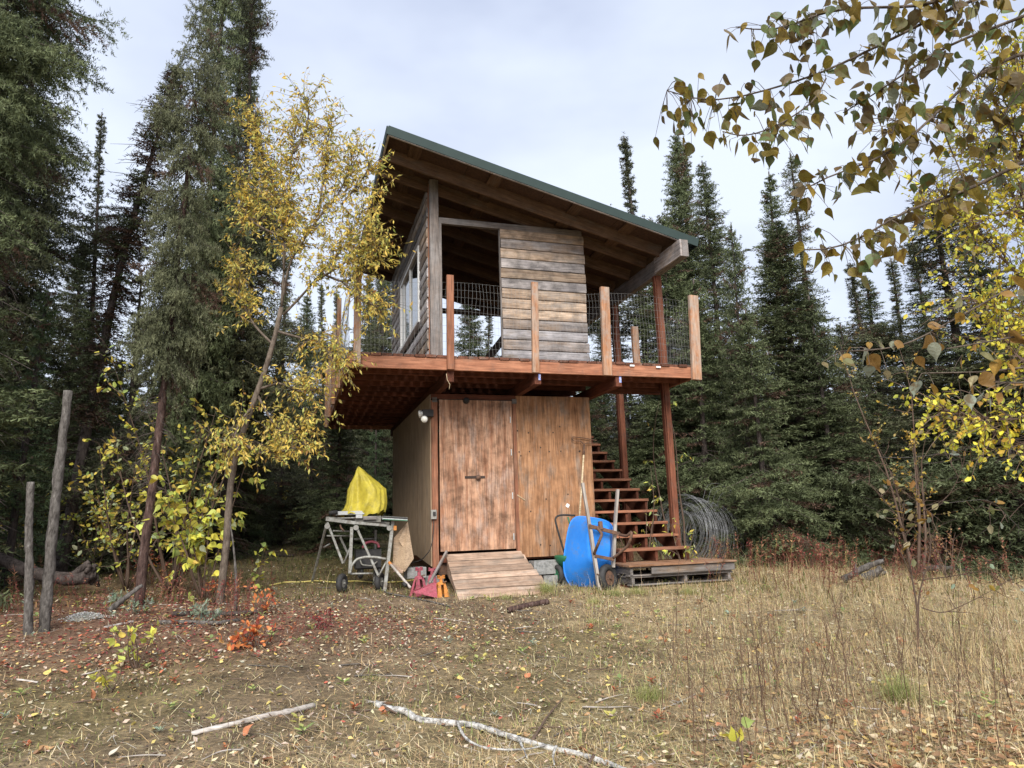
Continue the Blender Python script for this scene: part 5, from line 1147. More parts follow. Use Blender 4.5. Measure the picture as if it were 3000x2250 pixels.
shrub('poplar_seedling', 320, 2035, 'smallest yellow green seedling at the lower left', 'seedling', 4, .09, 12, 2.6, .05, T_POP, YG, [4, 4, 2, .3, .1], 48, h=.18, sp=.5, hang=.1)
shrub('poplar_seedling', 2180, 2250, 'green and yellow two leaved seedling at the bottom edge right of centre', 'seedling', 2, .05, 3, 2, .07, T_POP, YG, [2, 4, 2, 1, 1], 49, h=.26, sp=.2, hang=.2)
shrub('poplar_sapling', 2520, 1640, 'small yellow leaved sapling above the driftwood piece', 'sapling', 4, .22, 22, 4, .06, T_POP, YG, [4, 3, 1, 1, .2], 50, h=.7, sp=.25, hang=.5)
RED = [(0.50, 0.13, 0.05), (0.75, 0.26, 0.09), (0.30, 0.07, 0.05), (0.65, 0.36, 0.12)]
PNK = [(0.26, 0.05, 0.055), (0.20, 0.045, 0.045), (0.33, 0.09, 0.06)]
for k, (px, py, lab, h_, sd_) in enumerate([(770, 1800, 'orange red leaved plant below the sparse yellow sapling', .32, 51), (765, 1900, 'low orange and red plant, nearest of the orange plants', .22, 52), (690, 1905, 'small orange plant left of the nearest orange one', .16, 53), (500, 1735, 'rusty red fern like plant at the foot of the saplings', .5, 54), (440, 1710, 'dull red plant just right of the leaning trunk foot', .45, 55), (620, 1770, 'rust coloured plant between the saplings', .32, 56)]):
    shrub('autumn_plant', px, py, lab, 'plant', 7, .16, 22, 4.5, .05, T_OVAL if k < 3 else T_WIL, RED, [2, 3 if k < 3 else 1, 2, 2 if k < 3 else .5], sd_, h=h_, sp=.6, hang=.1)
shrub('autumn_plant', 950, 1840, 'low crimson plant at the edge of the bare soil', 'plant', 9, .1, 30, 6, .03, T_OVAL, PNK, [1, 1, 1], 57, h=.16, sp=1.0)
SIL = [(0.32, 0.38, 0.30), (0.26, 0.33, 0.22)]
for k, (px, py, lab) in enumerate([(570, 1812, 'silvery leaved plant on the small log, left'), (335, 1770, 'silvery plant beside the grey dead stick'), (410, 1800, 'silver green plant at the foot of the leaning trunk'), (620, 1825, 'silvery plant at the right end of the small log')]):
    shrub('silver_plant', px, py, lab, 'plant', 6, .07, 18, 6, .055, T_WIL, SIL, [1, 1], 60+k, h=.16, sp=.8, hang=-.3)
shrub('alder_shrub', 60, 1670, 'yellow leaved shrub at the left frame edge behind the short dead pole', 'shrub', 6, .4, 60, 6, .06, T_OVAL, YG, [2, 1, 1, 3, .5], 91, h=1.3, sp=.35)
shrub('alder_shrub', 270, 1690, 'low yellow green bush between the tall dead pole and the saplings', 'shrub', 7, .4, 70, 7, .06, T_OVAL, YG, [2, 2, 1, 2, 1], 92, h=1.2, sp=.4)
shrub('alder_shrub', 2900, 1640, 'brown leaved low shrub at the right frame edge', 'shrub', 7, .4, 60, 6, .045, T_OVAL, [(.4, .3, .12), (.3, .16, .08), (.5, .42, .16)], [2, 2, 1], 93, h=1.1, sp=.45)
shrub('alder_shrub', 2780, 1700, 'thin reddish brown bush right of the leggy shrub', 'shrub', 8, .4, 50, 5, .04, T_OVAL, [(.34, .16, .09), (.3, .2, .1), (.45, .3, .12)], [2, 2, 1], 94, h=.9, sp=.45)
shrub('rose_bush', 2370, 1670, 'low red leaved bush in the weeds midway to the driftwood', 'shrub', 8, .25, 40, 6, .035, T_OVAL, [(.36, .10, .08), (.26, .08, .06), (.45, .2, .1)], [2, 2, 1], 95, h=.55, sp=.6)
# thin leggy shrub, right foreground
RS = thing('leggy_shrub', gnd(2690, 1900), 'leggy thin stemmed shrub with few leaves in the right foreground', 'shrub')
dR = float(np.hypot(*(gnd(2690, 1900)-CAM)[:2]))
rl = [limb(P, dR, b_) for P, b_ in [([(2690, 1900), (2690, 1780), (2668, 1680), (2650, 1560), (2630, 1440), (2600, 1360), (2575, 1310)], dR), ([(2690, 1820), (2690, 1730), (2720, 1660), (2730, 1600), (2715, 1500), (2690, 1400), (2690, 1340)], dR),
     ([(2650, 1560), (2620, 1500), (2570, 1440), (2520, 1400)], dR-.3), ([(2668, 1680), (2640, 1620), (2610, 1550)], dR-.1), ([(2690, 1700), (2780, 1690), (2880, 1670), (3000, 1720)], dR-.2), ([(2700, 1780), (2760, 1800), (2850, 1760), (2960, 1700)], dR+.1),
     ([(2575, 1340), (2680, 1342), (2800, 1320), (2950, 1290), (3060, 1270)], dR-.3), ([(2700, 1500), (2780, 1460), (2830, 1350), (2790, 1310), (2700, 1250)], dR), ([(2720, 1480), (2900, 1460), (3000, 1560)], dR+.2), ([(2560, 1350), (2620, 1420), (2700, 1480), (2760, 1530)], dR-.1)]]
for k, L_ in enumerate(rl):
    V, F = tube(L_, np.linspace([.011, .008, .005, .006, .005, .005, .004, .004, .003, .003][k], 0.0015, 16), 6); obj_np('stem', V, F, M_TWIG if k not in (6, 8) else M_GBARK, RS, smooth=True)
g = np.random.default_rng(70)
tw, (V, F, C) = twiggy(g, rl, 110, .26, .7, .07, T_OVAL, CP2, [2, 2, 3, 1, 2], hang=.1, up=.1, s0=.3)
tw.build('twigs', M_TWIG, RS)['kind'] = 'stuff'; tag(obj_np('foliage', V, F, M_LEAF, RS, None, C), kind='stuff')
shrub('willow_shrub', 2640, 1560, 'taller golden bush in front of the slim far spruces', 'shrub', 4, .45, 60, 9, .045, T_OVAL, [(0.5, 0.33, 0.06), (0.42, 0.35, 0.12), (0.3, 0.2, 0.07)], [2, 2, 1], 72, h=3.6, sp=.18, at_=np.array([*atD(2660, 1500, 12.0)[:2], float(gz(*atD(2660, 1500, 12.0)[:2]))]))
for k, (px, d, h_, lab) in enumerate([(1880, 10.8, 1.6, 'willow shoots growing beside the stair front post'), (2000, 10.6, 1.1, 'small yellow green willow shoots left of the wire roll'), (1990, 10.2, 0.7, 'short leafy shoot by the lowest stair treads')]):
    p = atD(px, 1500, d); shrub('willow_shoot', 0, 0, lab, 'shrub', 3, .3, 12, 5, .085, T_WIL, YG, [1, 2, 2, 1, 0.6], 80+k, h=h_, sp=.2, hang=.7, at_=gp(p[0], p[1]))
shrub('willow_shoot', 0, 0, 'yellow willow sprig hanging by the deck right corner', 'shrub', 2, .3, 12, 5, .08, T_WIL, YG, [1, 2, 2, 1, 0.6], 84, h=3.0, sp=.12, hang=.7, at_=gp(4.35, 0.9))
# ------------------------------------------------------------------ dead poles, logs, sticks
def logobj(name, pts, r0, r1, m_, lab, cat='log', n=30, seed=1, amp=0.08, sides=12, parent=None):
    V, F = rough_log(smooth_line(pts, n), np.linspace(r0, r1, n)*(1+.10*np.sin(np.arange(n)*1.3+seed)*np.sin(np.arange(n)*.47)), sides, amp, seed); c = V.mean(0)
    o = obj_np(name, V-c, F, m_, parent, Matrix.Translation(Vector(c)), smooth=True)
    if parent is None: tag(o, lab, cat)
    return o
b = gnd(128, 1850); d = float(np.hypot(*(b-CAM)[:2]))
logobj('dead_pole', [b-[0, 0, .1]]+[atD(x, y, d) for x, y in ((145, 1650), (170, 1400), (188, 1250), (200, 1145))], .050, .036, M_GBARK, 'taller grey dead spruce pole snapped off at the top, far left', 'pole', seed=2)
b = gnd(84, 1860); d = float(np.hypot(*(b-CAM)[:2]))
logobj('dead_pole', [b-[0, 0, .1]]+[atD(x, y, d) for x, y in ((86, 1700), (84, 1560), (90, 1412))], .038, .029, M_GBARK, 'shorter grey dead pole beside the taller one, far left', 'pole', seed=3)
FLG = thing('fallen_log', gnd(130, 1690), 'dark fallen log with an upturned root end behind the dead poles', 'log')
def up(px, py, d, dz=0): p = atD(px, py, d); return p+[0, 0, dz]
pl = [up(-200, 1590, 10.8), up(0, 1636, 10.4), up(60, 1665, 10.2), up(130, 1688, 10.1), up(210, 1697, 10.0), up(262, 1690, 10.0)]
for p in pl: p[2] = max(p[2], float(gz(p[0], p[1]))+0.06)
V, F = rough_log(smooth_line(pl, 40), np.linspace(.055, .08, 40), 12, .06, 4); obj_np('trunk', V, F, M_SBARK, FLG, smooth=True)
V, F = rough_log(smooth_line([pl[4]+[0, 0, .03], up(235, 1668, 10), up(262, 1645, 10)], 12), np.linspace(.05, .03, 12), 8, .08, 5); obj_np('root', V, F, M_SBARK, FLG, smooth=True)
for k in range(7):
    a = pl[5]; q = a+np.array([0.03+0.05*math.sin(k*2.), .12*math.cos(k*1.7), .14*math.sin(k*1.3)]); V, F = rough_log(smooth_line([a, (a+q)/2+[0, 0, .05], q], 10), np.linspace(.06, .02, 10), 7, .28, 6+k); obj_np('root', V, F, M_SBARK, FLG, smooth=True)
def lying(name, px, r0, r1, m_, lab, cat='stick', h=0.0, seed=1, amp=.08, n=30, sides=8, parent=None):
    pts = [gnd(x, y)+[0, 0, max(r0, r1)*0.8+h] for x, y in px]; return logobj(name, pts, r0, r1, m_, lab, cat, n, seed, amp, sides, parent)
BR = thing('birch_branch', gnd(1400, 2130), 'fallen white birch branch lying across the foreground', 'branch')
mainb = [(1100, 2072), (1140, 2088), (1190, 2093), (1215, 2118), (1290, 2128), (1380, 2133), (1450, 2155), (1530, 2180), (1620, 2205), (1700, 2222), (1770, 2245), (1850, 2275), (1950, 2330)]
lying('branch', mainb, .022, .011, M_BIRCH, '', parent=BR, seed=5, n=60, amp=.07)
for k, P in enumerate([[(1340, 2130), (1355, 2170), (1380, 2195), (1430, 2212), (1540, 2215), (1600, 2200)], [(1520, 2180), (1535, 2215), (1545, 2240)], [(1630, 2205), (1620, 2235), (1625, 2260)], [(1120, 2082), (1160, 2105)], [(1740, 2235), (1700, 2300)], [(1560, 2190), (1600, 2120), (1650, 2060)]]):
    lying('twig', P, .010, .004, M_BIRCH if k < 3 else M_TWIG, '', parent=BR, h=.02, seed=9+k, n=18, sides=6)
lying('stick', [(560, 2160), (650, 2140), (760, 2112), (850, 2092), (920, 2075)], .014, .018, M_OLDW, 'pale barkless stick lying in the left foreground', seed=3)
lying('stick', [(1490, 1795), (1540, 1783), (1605, 1770)], .03, .034, M_RBARK, 'short reddish cut log lying below the ramp', 'log', seed=4)
lying('stick', [(305, 1845), (345, 1835), (390, 1825)], .015, .012, M_OLDW, 'short pale stick beside the lichen mound', seed=5)
lying('stick', [(460, 1830), (540, 1828), (640, 1832), (700, 1822)], .02, .02, M_GBARK, 'thin grey log behind the left foreground seedling', 'log', seed=6)
lying('stick', [(500, 1808), (560, 1806), (650, 1806), (760, 1800)], .03, .02, M_SBARK, 'dark small log by the silvery plants', 'log', seed=7)
lying('stick', [(50, 1994), (110, 2003)], .008, .006, M_OLDW, 'tiny white stick at the far left foreground', seed=8)
lying('stick', [(1080, 1700), (1130, 1740), (1260, 1765), (1320, 1780)], .014, .008, M_GBARK, 'crooked grey root lying below the jack stands', 'root', seed=9)
lying('stick', [(700, 1625), (760, 1630), (860, 1632)], .03, .02, M_SBARK, 'dark log on the moss left of the saw stand', 'log', seed=10)
b = gnd(320, 1790); logobj('stick', [b, b+[0.13, 0.05, 0.12], b+[.28, .1, .24]], .035, .018, M_GBARK, 'grey dead stick poking up beside the lichen mound', 'stick', seed=11, n=12)
# thin grey dead snag between willow and door
b = gnd(690, 1790); logobj('dead_sapling', [b, b+[0.0, 0, .25], b+[-.02, 0, .45], b+[-.06, .02, .75], b+[-.1, 0, .95]], .018, .006, M_GBARK, 'thin bleached dead sapling stem by the orange plants', 'stem', seed=12, n=20)
DW = thing('driftwood', gnd(2520, 1690), 'bleached driftwood stump piece in the weeds on the right', 'driftwood')
for k, P in enumerate([[(2470, 1705), (2510, 1680), (2550, 1660), (2590, 1648)], [(2530, 1700), (2560, 1685), (2585, 1668)], [(2585, 1650), (2592, 1632)], [(2500, 1690), (2508, 1655)], [(2560, 1690), (2600, 1680)]]):
    bb = gnd(*P[0]); dd = float(np.hypot(*(bb-CAM)[:2])); logobj('limb', [atD(x, y, dd)+[0, 0, .02] for x, y in P], [.05, .07, .02, .03, .04][k], [.03, .04, .01, .008, .02][k], M_GBARK, '', parent=DW, seed=20+k, n=14, amp=.14)
lying('fallen_log', [(2700, 1678), (2770, 1683), (2850, 1690)], .05, .04, M_GBARK, 'grey log end lying in the weeds at the right', 'log', seed=30, h=.05)
# pale lichen mound: a low lump wrapped in curled lichen flakes
b = gnd(245, 1815); g = np.random.default_rng(3); th = np.linspace(0, 2*math.pi, 28, endpoint=False); V = [[0, 0, .10]]; F = []
for ri, r in enumerate((.06, .12, .18, .24)):
    for t in th: rr = r*(1+.25*math.sin(3*t+1)+.15*g.standard_normal()); V.append([rr*1.3*math.cos(t), rr*math.sin(t), .10*math.cos(min(1.5, r*6))+g.uniform(-.02, .02)-.01])
for q in range(28): F.append([0, 1+q, 1+(q+1) % 28])
for ri in range(3):
    for q in range(28): a = 1+ri*28+q; a2 = 1+ri*28+(q+1) % 28; F += [[a, a+28, a2+28], [a, a2+28, a2]]
LM = thing('lichen_mound', b, 'mound of pale lichen at the foot of the dead poles', 'mound')
Mw = Matrix.Translation(Vector(b)) @ Matrix.Scale(.55, 4)
obj_np('mound', np.array(V), np.array(F), plain('lichen_soil', (0.30, 0.29, 0.26), .95, c2=(.10, .09, .07), scale=30, bump=.8), LM, Mw, smooth=False)
n = 2600; r = np.abs(g.normal(0, .15, n)); t = g.uniform(0, 6.28, n); P = np.stack([r*1.5*np.cos(t), r*np.sin(t), .10*np.cos(np.minimum(1.45, r*6))+g.uniform(-.01, .02, n)], 1)
Vv, Ff, Cc = leaves(T_CURL, P, g.standard_normal((n, 3))*[1, 1, .6], g.standard_normal((n, 3))+[0, 0, 1.2], g.uniform(.01, .028, n), pick(g, n, [(.62, .62, .60), (.45, .45, .42), (.25, .23, .18)], [3, 2, 1.4]))
tag(obj_np('lichen_flakes', Vv, Ff, M_LITTER, LM, Mw, Cc), kind='stuff')

# ------------------------------------------------------------------ ground cover
def in_view_xy(g, n, dmin=2.6, dmax=14, spread=1.0, pw=0.5):
    """random places on the yard, thicker towards the camera"""
    u = g.random(n); d = (dmin**(1-pw)+u*(dmax**(1-pw)-dmin**(1-pw)))**(1/(1-pw)) if pw != 1 else dmin*(dmax/dmin)**u
    a = math.radians(YAW)+g.uniform(-0.82, 0.82, n)*spread
    x = CAM[0]+np.sin(a)*d; y = CAM[1]+np.cos(a)*d
    ok = ~((x > -0.05) & (x < 2.5) & (y > -0.05) & (y < 4.1)) & ~((x > 0.1) & (x < 1.35) & (y > -1.05) & (y < 0)) & ~((x > 2.33) & (x < 4.0) & (y > -1.2) & (y < -.28))
    return x[ok], y[ok]
def clump(x, y, s, ph=0.0): return 0.5+0.5*np.sin(x*s+ph+1.7*np.sin(y*s*.7+ph))*np.cos(y*s*1.1-ph+1.3*np.sin(x*s*.8))
def blades(name, lab, g, x, y, h, w, col, lean, mat_=M_GRASS, z0=0.0, flat=None):
    n = len(x); z = gz(x, y); a = g.uniform(0, 2*math.pi, n); dx, dy = np.cos(a), np.sin(a)
    side = np.stack([-dy, dx, np.zeros(n)], 1)*(w[:, None])*0.5; o = np.stack([dx, dy, np.zeros(n)], 1)
    b0 = np.stack([x, y, z-0.004+z0], 1); l = lean[:, None]; hh = h[:, None]; upv = np.array([[0, 0, 1.]])
    m1 = b0+o*hh*l*0.30+upv*hh*0.55*(1-l*0.4); t1 = b0+o*hh*l*0.95+upv*hh*(1-l*0.75)
    V = np.stack([b0-side, b0+side, m1-side*.8, m1+side*.8, t1], 1).reshape(-1, 3)
    k = np.arange(n)[:, None, None]*5; F = (np.array([[0, 1, 3], [0, 3, 2], [2, 3, 4]])[None]+k).reshape(-1, 3)
    C = np.repeat(col, 5, 0)
    return tag(obj_np(name, V, F, mat_, None, None, C), lab, 'grass', kind='stuff')
g = np.random.default_rng(90)
ST_ = [(0.66, 0.52, 0.29), (0.53, 0.39, 0.20), (0.74, 0.62, 0.38), (0.36, 0.25, 0.14)]
GN = [(0.22, 0.27, 0.08), (0.34, 0.36, 0.11), (0.15, 0.19, 0.08)]
# dry straw, upright and bent
x, y = in_view_xy(g, 190000, 2.6, 13, pw=0.6); w_ = zones(x, y); keep = g.random(len(x)) < (w_[:, 2]*1.5+.05)*(.35+.75*clump(x, y, 2.3)); x, y = x[keep], y[keep]
n = len(x); tall = 1/(1+np.exp(-(x-2.2)*1.2)); h = g.gamma(2.2, 1/2.2, n)*(0.045+0.13*tall*(.35+.9*clump(x, y, 1.9, 1.)))
blades('dry_grass', 'dry straw coloured grass over the yard', g, x, y, h, g.uniform(.0018, .004, n), pick(g, n, ST_, [3, 3, 2, 2]), g.uniform(.3, 1.25, n))
# green low grass and moss tufts
x, y = in_view_xy(g, 90000, 2.6, 14, pw=0.6); w_ = zones(x, y); keep = g.random(len(x)) < (w_[:, 1]*1.2+.06)*clump(x, y, 3.1, 2.); x, y = x[keep], y[keep]; n = len(x)
blades('green_grass', 'short green grass and moss between the dry straw', g, x, y, g.uniform(.012, .05, n)*(1+1.3*(x > 1.5)*clump(x, y, 1.3)), g.uniform(.002, .005, n), pick(g, n, GN, [3, 2, 2], .35), g.uniform(.2, 1.1, n))
# straws lying flat
x, y = in_view_xy(g, 26000, 2.6, 9, pw=0.5); w_ = zones(x, y); keep = g.random(len(x)) < (w_[:, 2]+w_[:, 0]*.35+.1); x, y = x[keep], y[keep]; n = len(x)
a = g.normal(2.6, 0.9, n); l = g.uniform(.04, .22, n)
P0 = np.stack([x, y, gz(x, y)+g.uniform(.004, .03, n)], 1); x2, y2 = x+np.cos(a)*l, y+np.sin(a)*l; P1 = np.stack([x2, y2, gz(x2, y2)+g.uniform(.004, .05, n)], 1)
s_ = np.stack([-np.sin(a), np.cos(a), np.zeros(n)], 1)*g.uniform(.0008, .002, n)[:, None]; mid = (P0+P1)/2+s_*g.normal(0, 6, (n, 1))+[0, 0, .006]
V = np.stack([P0-s_, P0+s_, mid-s_, mid+s_, P1], 1).reshape(-1, 3); F = (np.array([[0, 1, 3], [0, 3, 2], [2, 3, 4]])[None]+np.arange(n)[:, None, None]*5).reshape(-1, 3)
tag(obj_np('loose_straw', V, F, M_GRASS, None, None, np.repeat(pick(g, n, ST_+[(0.55, 0.5, 0.42)], [3, 2, 3, 2, 2]), 5, 0)), 'loose straws and thin stems lying on the soil', 'straw', kind='stuff')
# small leaf litter
x, y = in_view_xy(g, 105000, 2.8, 13, pw=0.25); w_ = zones(x, y); dd_ = np.hypot(x-CAM[0], y-CAM[1])
dens_ = .16+1.5*w_[:, 3]+.55*blob(x, y, -1.2, -2.0, 1.5, 1.1)+.25*w_[:, 2]; keep = g.random(len(x)) < dens_*(.3+.8*clump(x, y, 1.7, 4)); x, y = x[keep], y[keep]; n = len(x); w_ = zones(x, y)
LC = [(0.58, 0.50, 0.34), (0.60, 0.45, 0.16), (0.36, 0.22, 0.12), (0.24, 0.14, 0.09), (0.50, 0.42, 0.32), (0.40, 0.10, 0.07)]
c = pick(g, n, LC, [2.5, 1.3, 3, 2.5, 2, .15]); rd = g.random(n) < w_[:, 3]*.8; c[rd] = pick(g, int(rd.sum()), [(0.30, 0.07, 0.05), (0.38, 0.13, 0.07), (.2, .05, .05)], [1, 1, 1])
P = np.stack([x, y, gz(x, y)+g.uniform(.003, .018, n)], 1); D = np.stack([g.standard_normal(n), g.standard_normal(n), g.normal(0, .22, n)], 1)
V, F, C = leaves(T_CURL, P, D, np.stack([g.normal(0, .4, n), g.normal(0, .4, n), np.ones(n)], 1), g.uniform(.016, .045, n), c)
tag(obj_np('leaf_litter', V, F, M_LITTER, None, None, C), 'small fallen leaves scattered over the yard', 'leaves', kind='stuff')
# crumbs of soil, cones and bark
x, y = in_view_xy(g, 30000, 2.6, 10, pw=0.4); n = len(x); P = np.stack([x, y, gz(x, y)], 1); r = g.uniform(.003, .012, n)
tv = np.array([[1, 0, -.3], [-.5, .8, -.3], [-.5, -.8, -.3], [0, 0, .8]]); tf = np.array([[0, 1, 3], [1, 2, 3], [2, 0, 3]])
an = g.uniform(0, 6.28, n); ca, sa = np.cos(an), np.sin(an); rot = np.stack([ca[:, None]*tv[:, 0]-sa[:, None]*tv[:, 1], sa[:, None]*tv[:, 0]+ca[:, None]*tv[:, 1], np.tile(tv[:, 2], (n, 1))], -1)
V = (P[:, None]+rot*r[:, None, None]).reshape(-1, 3); F = (tf[None]+np.arange(n)[:, None, None]*4).reshape(-1, 3)
tag(obj_np('soil_crumbs', V, F, M_LITTER, None, None, np.repeat(pick(g, n, [(.10, .075, .055), (.16, .12, .09), (.05, .04, .03), (.32, .27, .2)], [3, 2, 2, 1]), 4, 0)), 'crumbs of soil and bark on the ground', 'debris', kind='stuff')
# forest floor undergrowth behind
x, y = in_view_xy(g, 34000, 9, 21, 1.0, pw=0); keep = g.random(len(x)) < .25+.75*clump(x, y, 1.1, 1.); x, y = x[keep], y[keep]; n = len(x)
blades('forest_undergrowth', 'low moss and grass under the trees', g, x, y, g.uniform(.04, .22, n), g.uniform(.006, .014, n), pick(g, n, [(.16, .17, .05), (.22, .19, .07), (.10, .11, .04), (.26, .16, .07)], [3, 2, 3, 1]), g.uniform(.3, 1.2, n))
# weedy band at the forest edge right of the stair, and the leaf drift in the lower right corner
n = 16000; px = g.uniform(1, 14, n); py_ = g.normal(1.6, 1.1, n)+.12*(px-4); keep = (px > 3.95) | (py_ < -1.6); x, y = px[keep & (px > 4.1)], py_[keep & (px > 4.1)]; n = len(x)
blades('forest_edge_weeds', 'tangled brown and red weeds along the forest edge on the right', g, x, y, g.gamma(3, 1/3, n)*.26, g.uniform(.003, .007, n), pick(g, n, [(.34, .25, .14), (.22, .13, .09), (.25, .22, .10), (.20, .07, .055), (.42, .34, .2)], [3, 2, 2, 1.3, 1.4]), g.uniform(.15, 1.1, n))
n = 2600; cx = gnd(2850, 2230); x = cx[0]+g.normal(0, .8, n); y = cx[1]+g.normal(0, .42, n); P = np.stack([x, y, gz(x, y)+g.uniform(.004, .04, n)], 1)
V, F, C = leaves(T_POP, P, np.stack([g.standard_normal(n), g.standard_normal(n), g.normal(0, .25, n)], 1), np.stack([g.normal(0, .4, n), g.normal(0, .4, n), np.ones(n)], 1), g.uniform(.025, .055, n), pick(g, n, [(.42, .28, .14), (.30, .16, .08), (.55, .46, .3), (.6, .45, .15), (.2, .12, .07)], [3, 3, 2, 1, 2]))
tag(obj_np('leaf_drift', V, F, M_LITTER, None, None, C), 'drift of brown poplar leaves in the lower right corner', 'leaves', kind='stuff')
# grass and debris gathered against the foot of things
edge = []
for (xa, ya, xb, yb, m_) in [(-.08, -.12, -.08, 4., 260), (1.35, -.12, 2.35, -.12, 260), (.1, -1.02, 1.4, -1.02, 260), (2.3, -1.22, 4.05, -1.22, 420), (1.3, -.55, 1.9, -.55, 180), (1.6, -1.1, 2.3, -1.15, 240), (4.05, -1.2, 4.05, 1.6, 300), (-1.5, -.2, -.6, -.2, 160), (.12, -.98, .12, -.1, 110)]:
    t = g.random(m_); edge.append(np.stack([xa+(xb-xa)*t+g.normal(0, .035, m_), ya+(yb-ya)*t-np.abs(g.normal(0, .05, m_))*(xa != xb)], 1))
edge = np.concatenate(edge); n = len(edge)
blades('edge_grass', 'dry grass grown up against the tower, ramp, blocks and pallets', g, edge[:, 0], edge[:, 1], g.gamma(3, 1/3, n)*.09, g.uniform(.002, .004, n), pick(g, n, ST_+[(.36, .40, .13), (.26, .30, .1)], [3, 2, 2, 2, 2, 1]), g.uniform(.2, 1.2, n))
# tangles of taller dry weeds, thick in patches
x, y = in_view_xy(g, 60000, 2.8, 11, pw=.4); keep = (g.random(len(x)) < np.clip((x-.3)*.25, 0, .8)*np.clip(clump(x, y, 2.6, 2.5)*1.9-.7, 0, 1)); x, y = x[keep], y[keep]; n = len(x)
blades('tall_dry_weeds', 'patches of tall tangled dry weeds on the right half of the yard', g, x, y, g.gamma(4, 1/4, n)*.20, g.uniform(.0016, .0032, n), pick(g, n, ST_+[(.30, .19, .11), (.40, .40, .14)], [3, 2, 3, 1.5, 1.5, 1.2]), g.uniform(.1, 1.2, n))
x, y = in_view_xy(g, 40000, 3.5, 12, pw=.4); keep = (g.random(len(x)) < np.clip(clump(x, y, 1.5, 5.5)*2.2-1.25, 0, 1)*np.clip(.4+(x+1)*.2, .15, .8)); x, y = x[keep], y[keep]; n = len(x)
blades('green_weeds', 'patches of yellow green grass in the yard', g, x, y, g.gamma(3, 1/3, n)*.07, g.uniform(.002, .004, n), pick(g, n, [(.36, .40, .12), (.28, .34, .11), (.46, .44, .18)], [2, 2, 1.5]), g.uniform(.3, 1.2, n))
# small ground plants with a few leaves, one object each
def rosette(seed, cols, size, n):
    g2 = np.random.default_rng(seed); a = g2.uniform(0, 6.28, n); D = np.stack([np.cos(a), np.sin(a), g2.uniform(.1, .9, n)], 1); P = np.stack([np.cos(a)*.012, np.sin(a)*.012, g2.uniform(0, .05, n)], 1)
    V, F, C = leaves(T_OVAL, P, D, np.array([[0, 0, 1.]]), size*g2.uniform(.5, 1.1, n), pick(g2, n, cols, [1]*len(cols))); return mesh_np('leaves', V, F, M_LEAF, C)
RSM = [rosette(1, [(.22, .30, .10), (.36, .42, .14)], .06, 9), rosette(2, [(.5, .5, .14), (.6, .52, .16)], .055, 8), rosette(3, [(.42, .12, .07), (.3, .08, .06), (.55, .22, .1)], .05, 11), rosette(4, [(.30, .36, .26), (.38, .42, .32)], .06, 10)]
rn = ['small green leaved plant low on the ground', 'small yellow leaved plant low on the ground', 'small red leaved plant low on the ground', 'small silvery plant low on the ground']
for k in range(190):
    px = g.uniform(0, 3000); py = g.uniform(1760, 2200) if k % 2 else g.uniform(1720, 1900)
    if px < 1300 and k % 3: px = g.uniform(0, 1100)
    p = gnd(px, py); q = int(g.choice(4, p=[.3, .2, .3, .2] if px < 1300 else [.45, .25, .2, .1])); side = 'left of the ramp' if px < 1300 else 'right of the ramp'
    o = obj_me('ground_plant', RSM[q], None, Matrix.Translation(Vector(p)) @ Matrix.Rotation(g.uniform(0, 6), 4, 'Z') @ Matrix.Scale(g.uniform(.4, .95), 4)); tag(o, rn[q]+' '+side, 'plant', rn[q].split(' low')[0]+'s '+side)
# dead twigs lying about
for k in range(60):
    px, py = g.uniform(100, 2600), g.uniform(1720, 2230); p = gnd(px, py); a = g.uniform(-.6, .6)+(math.pi if g.random() < .5 else 0); l = g.uniform(.12, .42); q1 = gp(p[0]+math.cos(a)*l*.5, p[1]+math.sin(a)*l*.5, .012); q2 = gp(p[0]+math.cos(a)*l, p[1]+math.sin(a)*l+g.normal(0, .04), .015)
    mb = MB(); mb.tube(smooth_line([p+[0, 0, .01], q1+[0, g.normal(0, .015), .006], q2], 8), np.linspace(.0055, .002, 8), 5)
    if k % 2: mb.tube([q1, q1+[g.normal(0, .06), g.normal(0, .06), .03]], [.003, .001], 4)
    tag(mb.build('dead_twig', [M_OLDW, M_TWIG, M_GBARK][k % 3], None, True), ['pale bare', 'brown', 'grey'][k % 3]+' dead twig lying on the yard', 'twig', 'dead twigs scattered on the yard')
# countable larger leaves in the foreground
big = []
for k, c in enumerate([(0.55, 0.45, 0.25), (0.62, 0.50, 0.16), (0.42, 0.25, 0.12), (0.58, 0.52, 0.42), (0.30, 0.17, 0.10), (0.5, 0.2, 0.1)]):
    v = T_POP[0].copy(); v[:, 2] = v[:, 2]*2+0.10*np.sin(v[:, 1]*4+k)+.05*np.cos(v[:, 0]*7+k); big.append(mesh_np('fallen_leaf', v, T_POP[1], M_LITTER, np.tile(np.array(c), (len(v), 1))*g.uniform(.8, 1.15, (len(v), 1))))
named = ['cream', 'golden', 'brown', 'pale', 'dark brown', 'rusty']
bx_, by_ = in_view_xy(g, 600, 3.0, 7.5, 0.85, pw=0.9)
cnt = 0
for xx, yy in zip(bx_, by_):
    if cnt >= 230: break
    if xx < -.5 and g.random() < .45: continue
    q = int(g.integers(6)); s = g.uniform(.035, .075); M = Matrix.Translation((xx, yy, float(gz(xx, yy))+.012)) @ Matrix.Rotation(g.uniform(0, 6.28), 4, 'Z') @ Matrix.Rotation(g.normal(0, .35), 4, 'X') @ Matrix.Rotation(g.normal(0, .35), 4, 'Y') @ Matrix.Scale(s, 4)
    o = obj_me('fallen_leaf', big[q], None, M); tag(o, named[q]+' dead leaf lying in the foreground grass', 'leaf', 'larger fallen leaves in the foreground'); cnt += 1
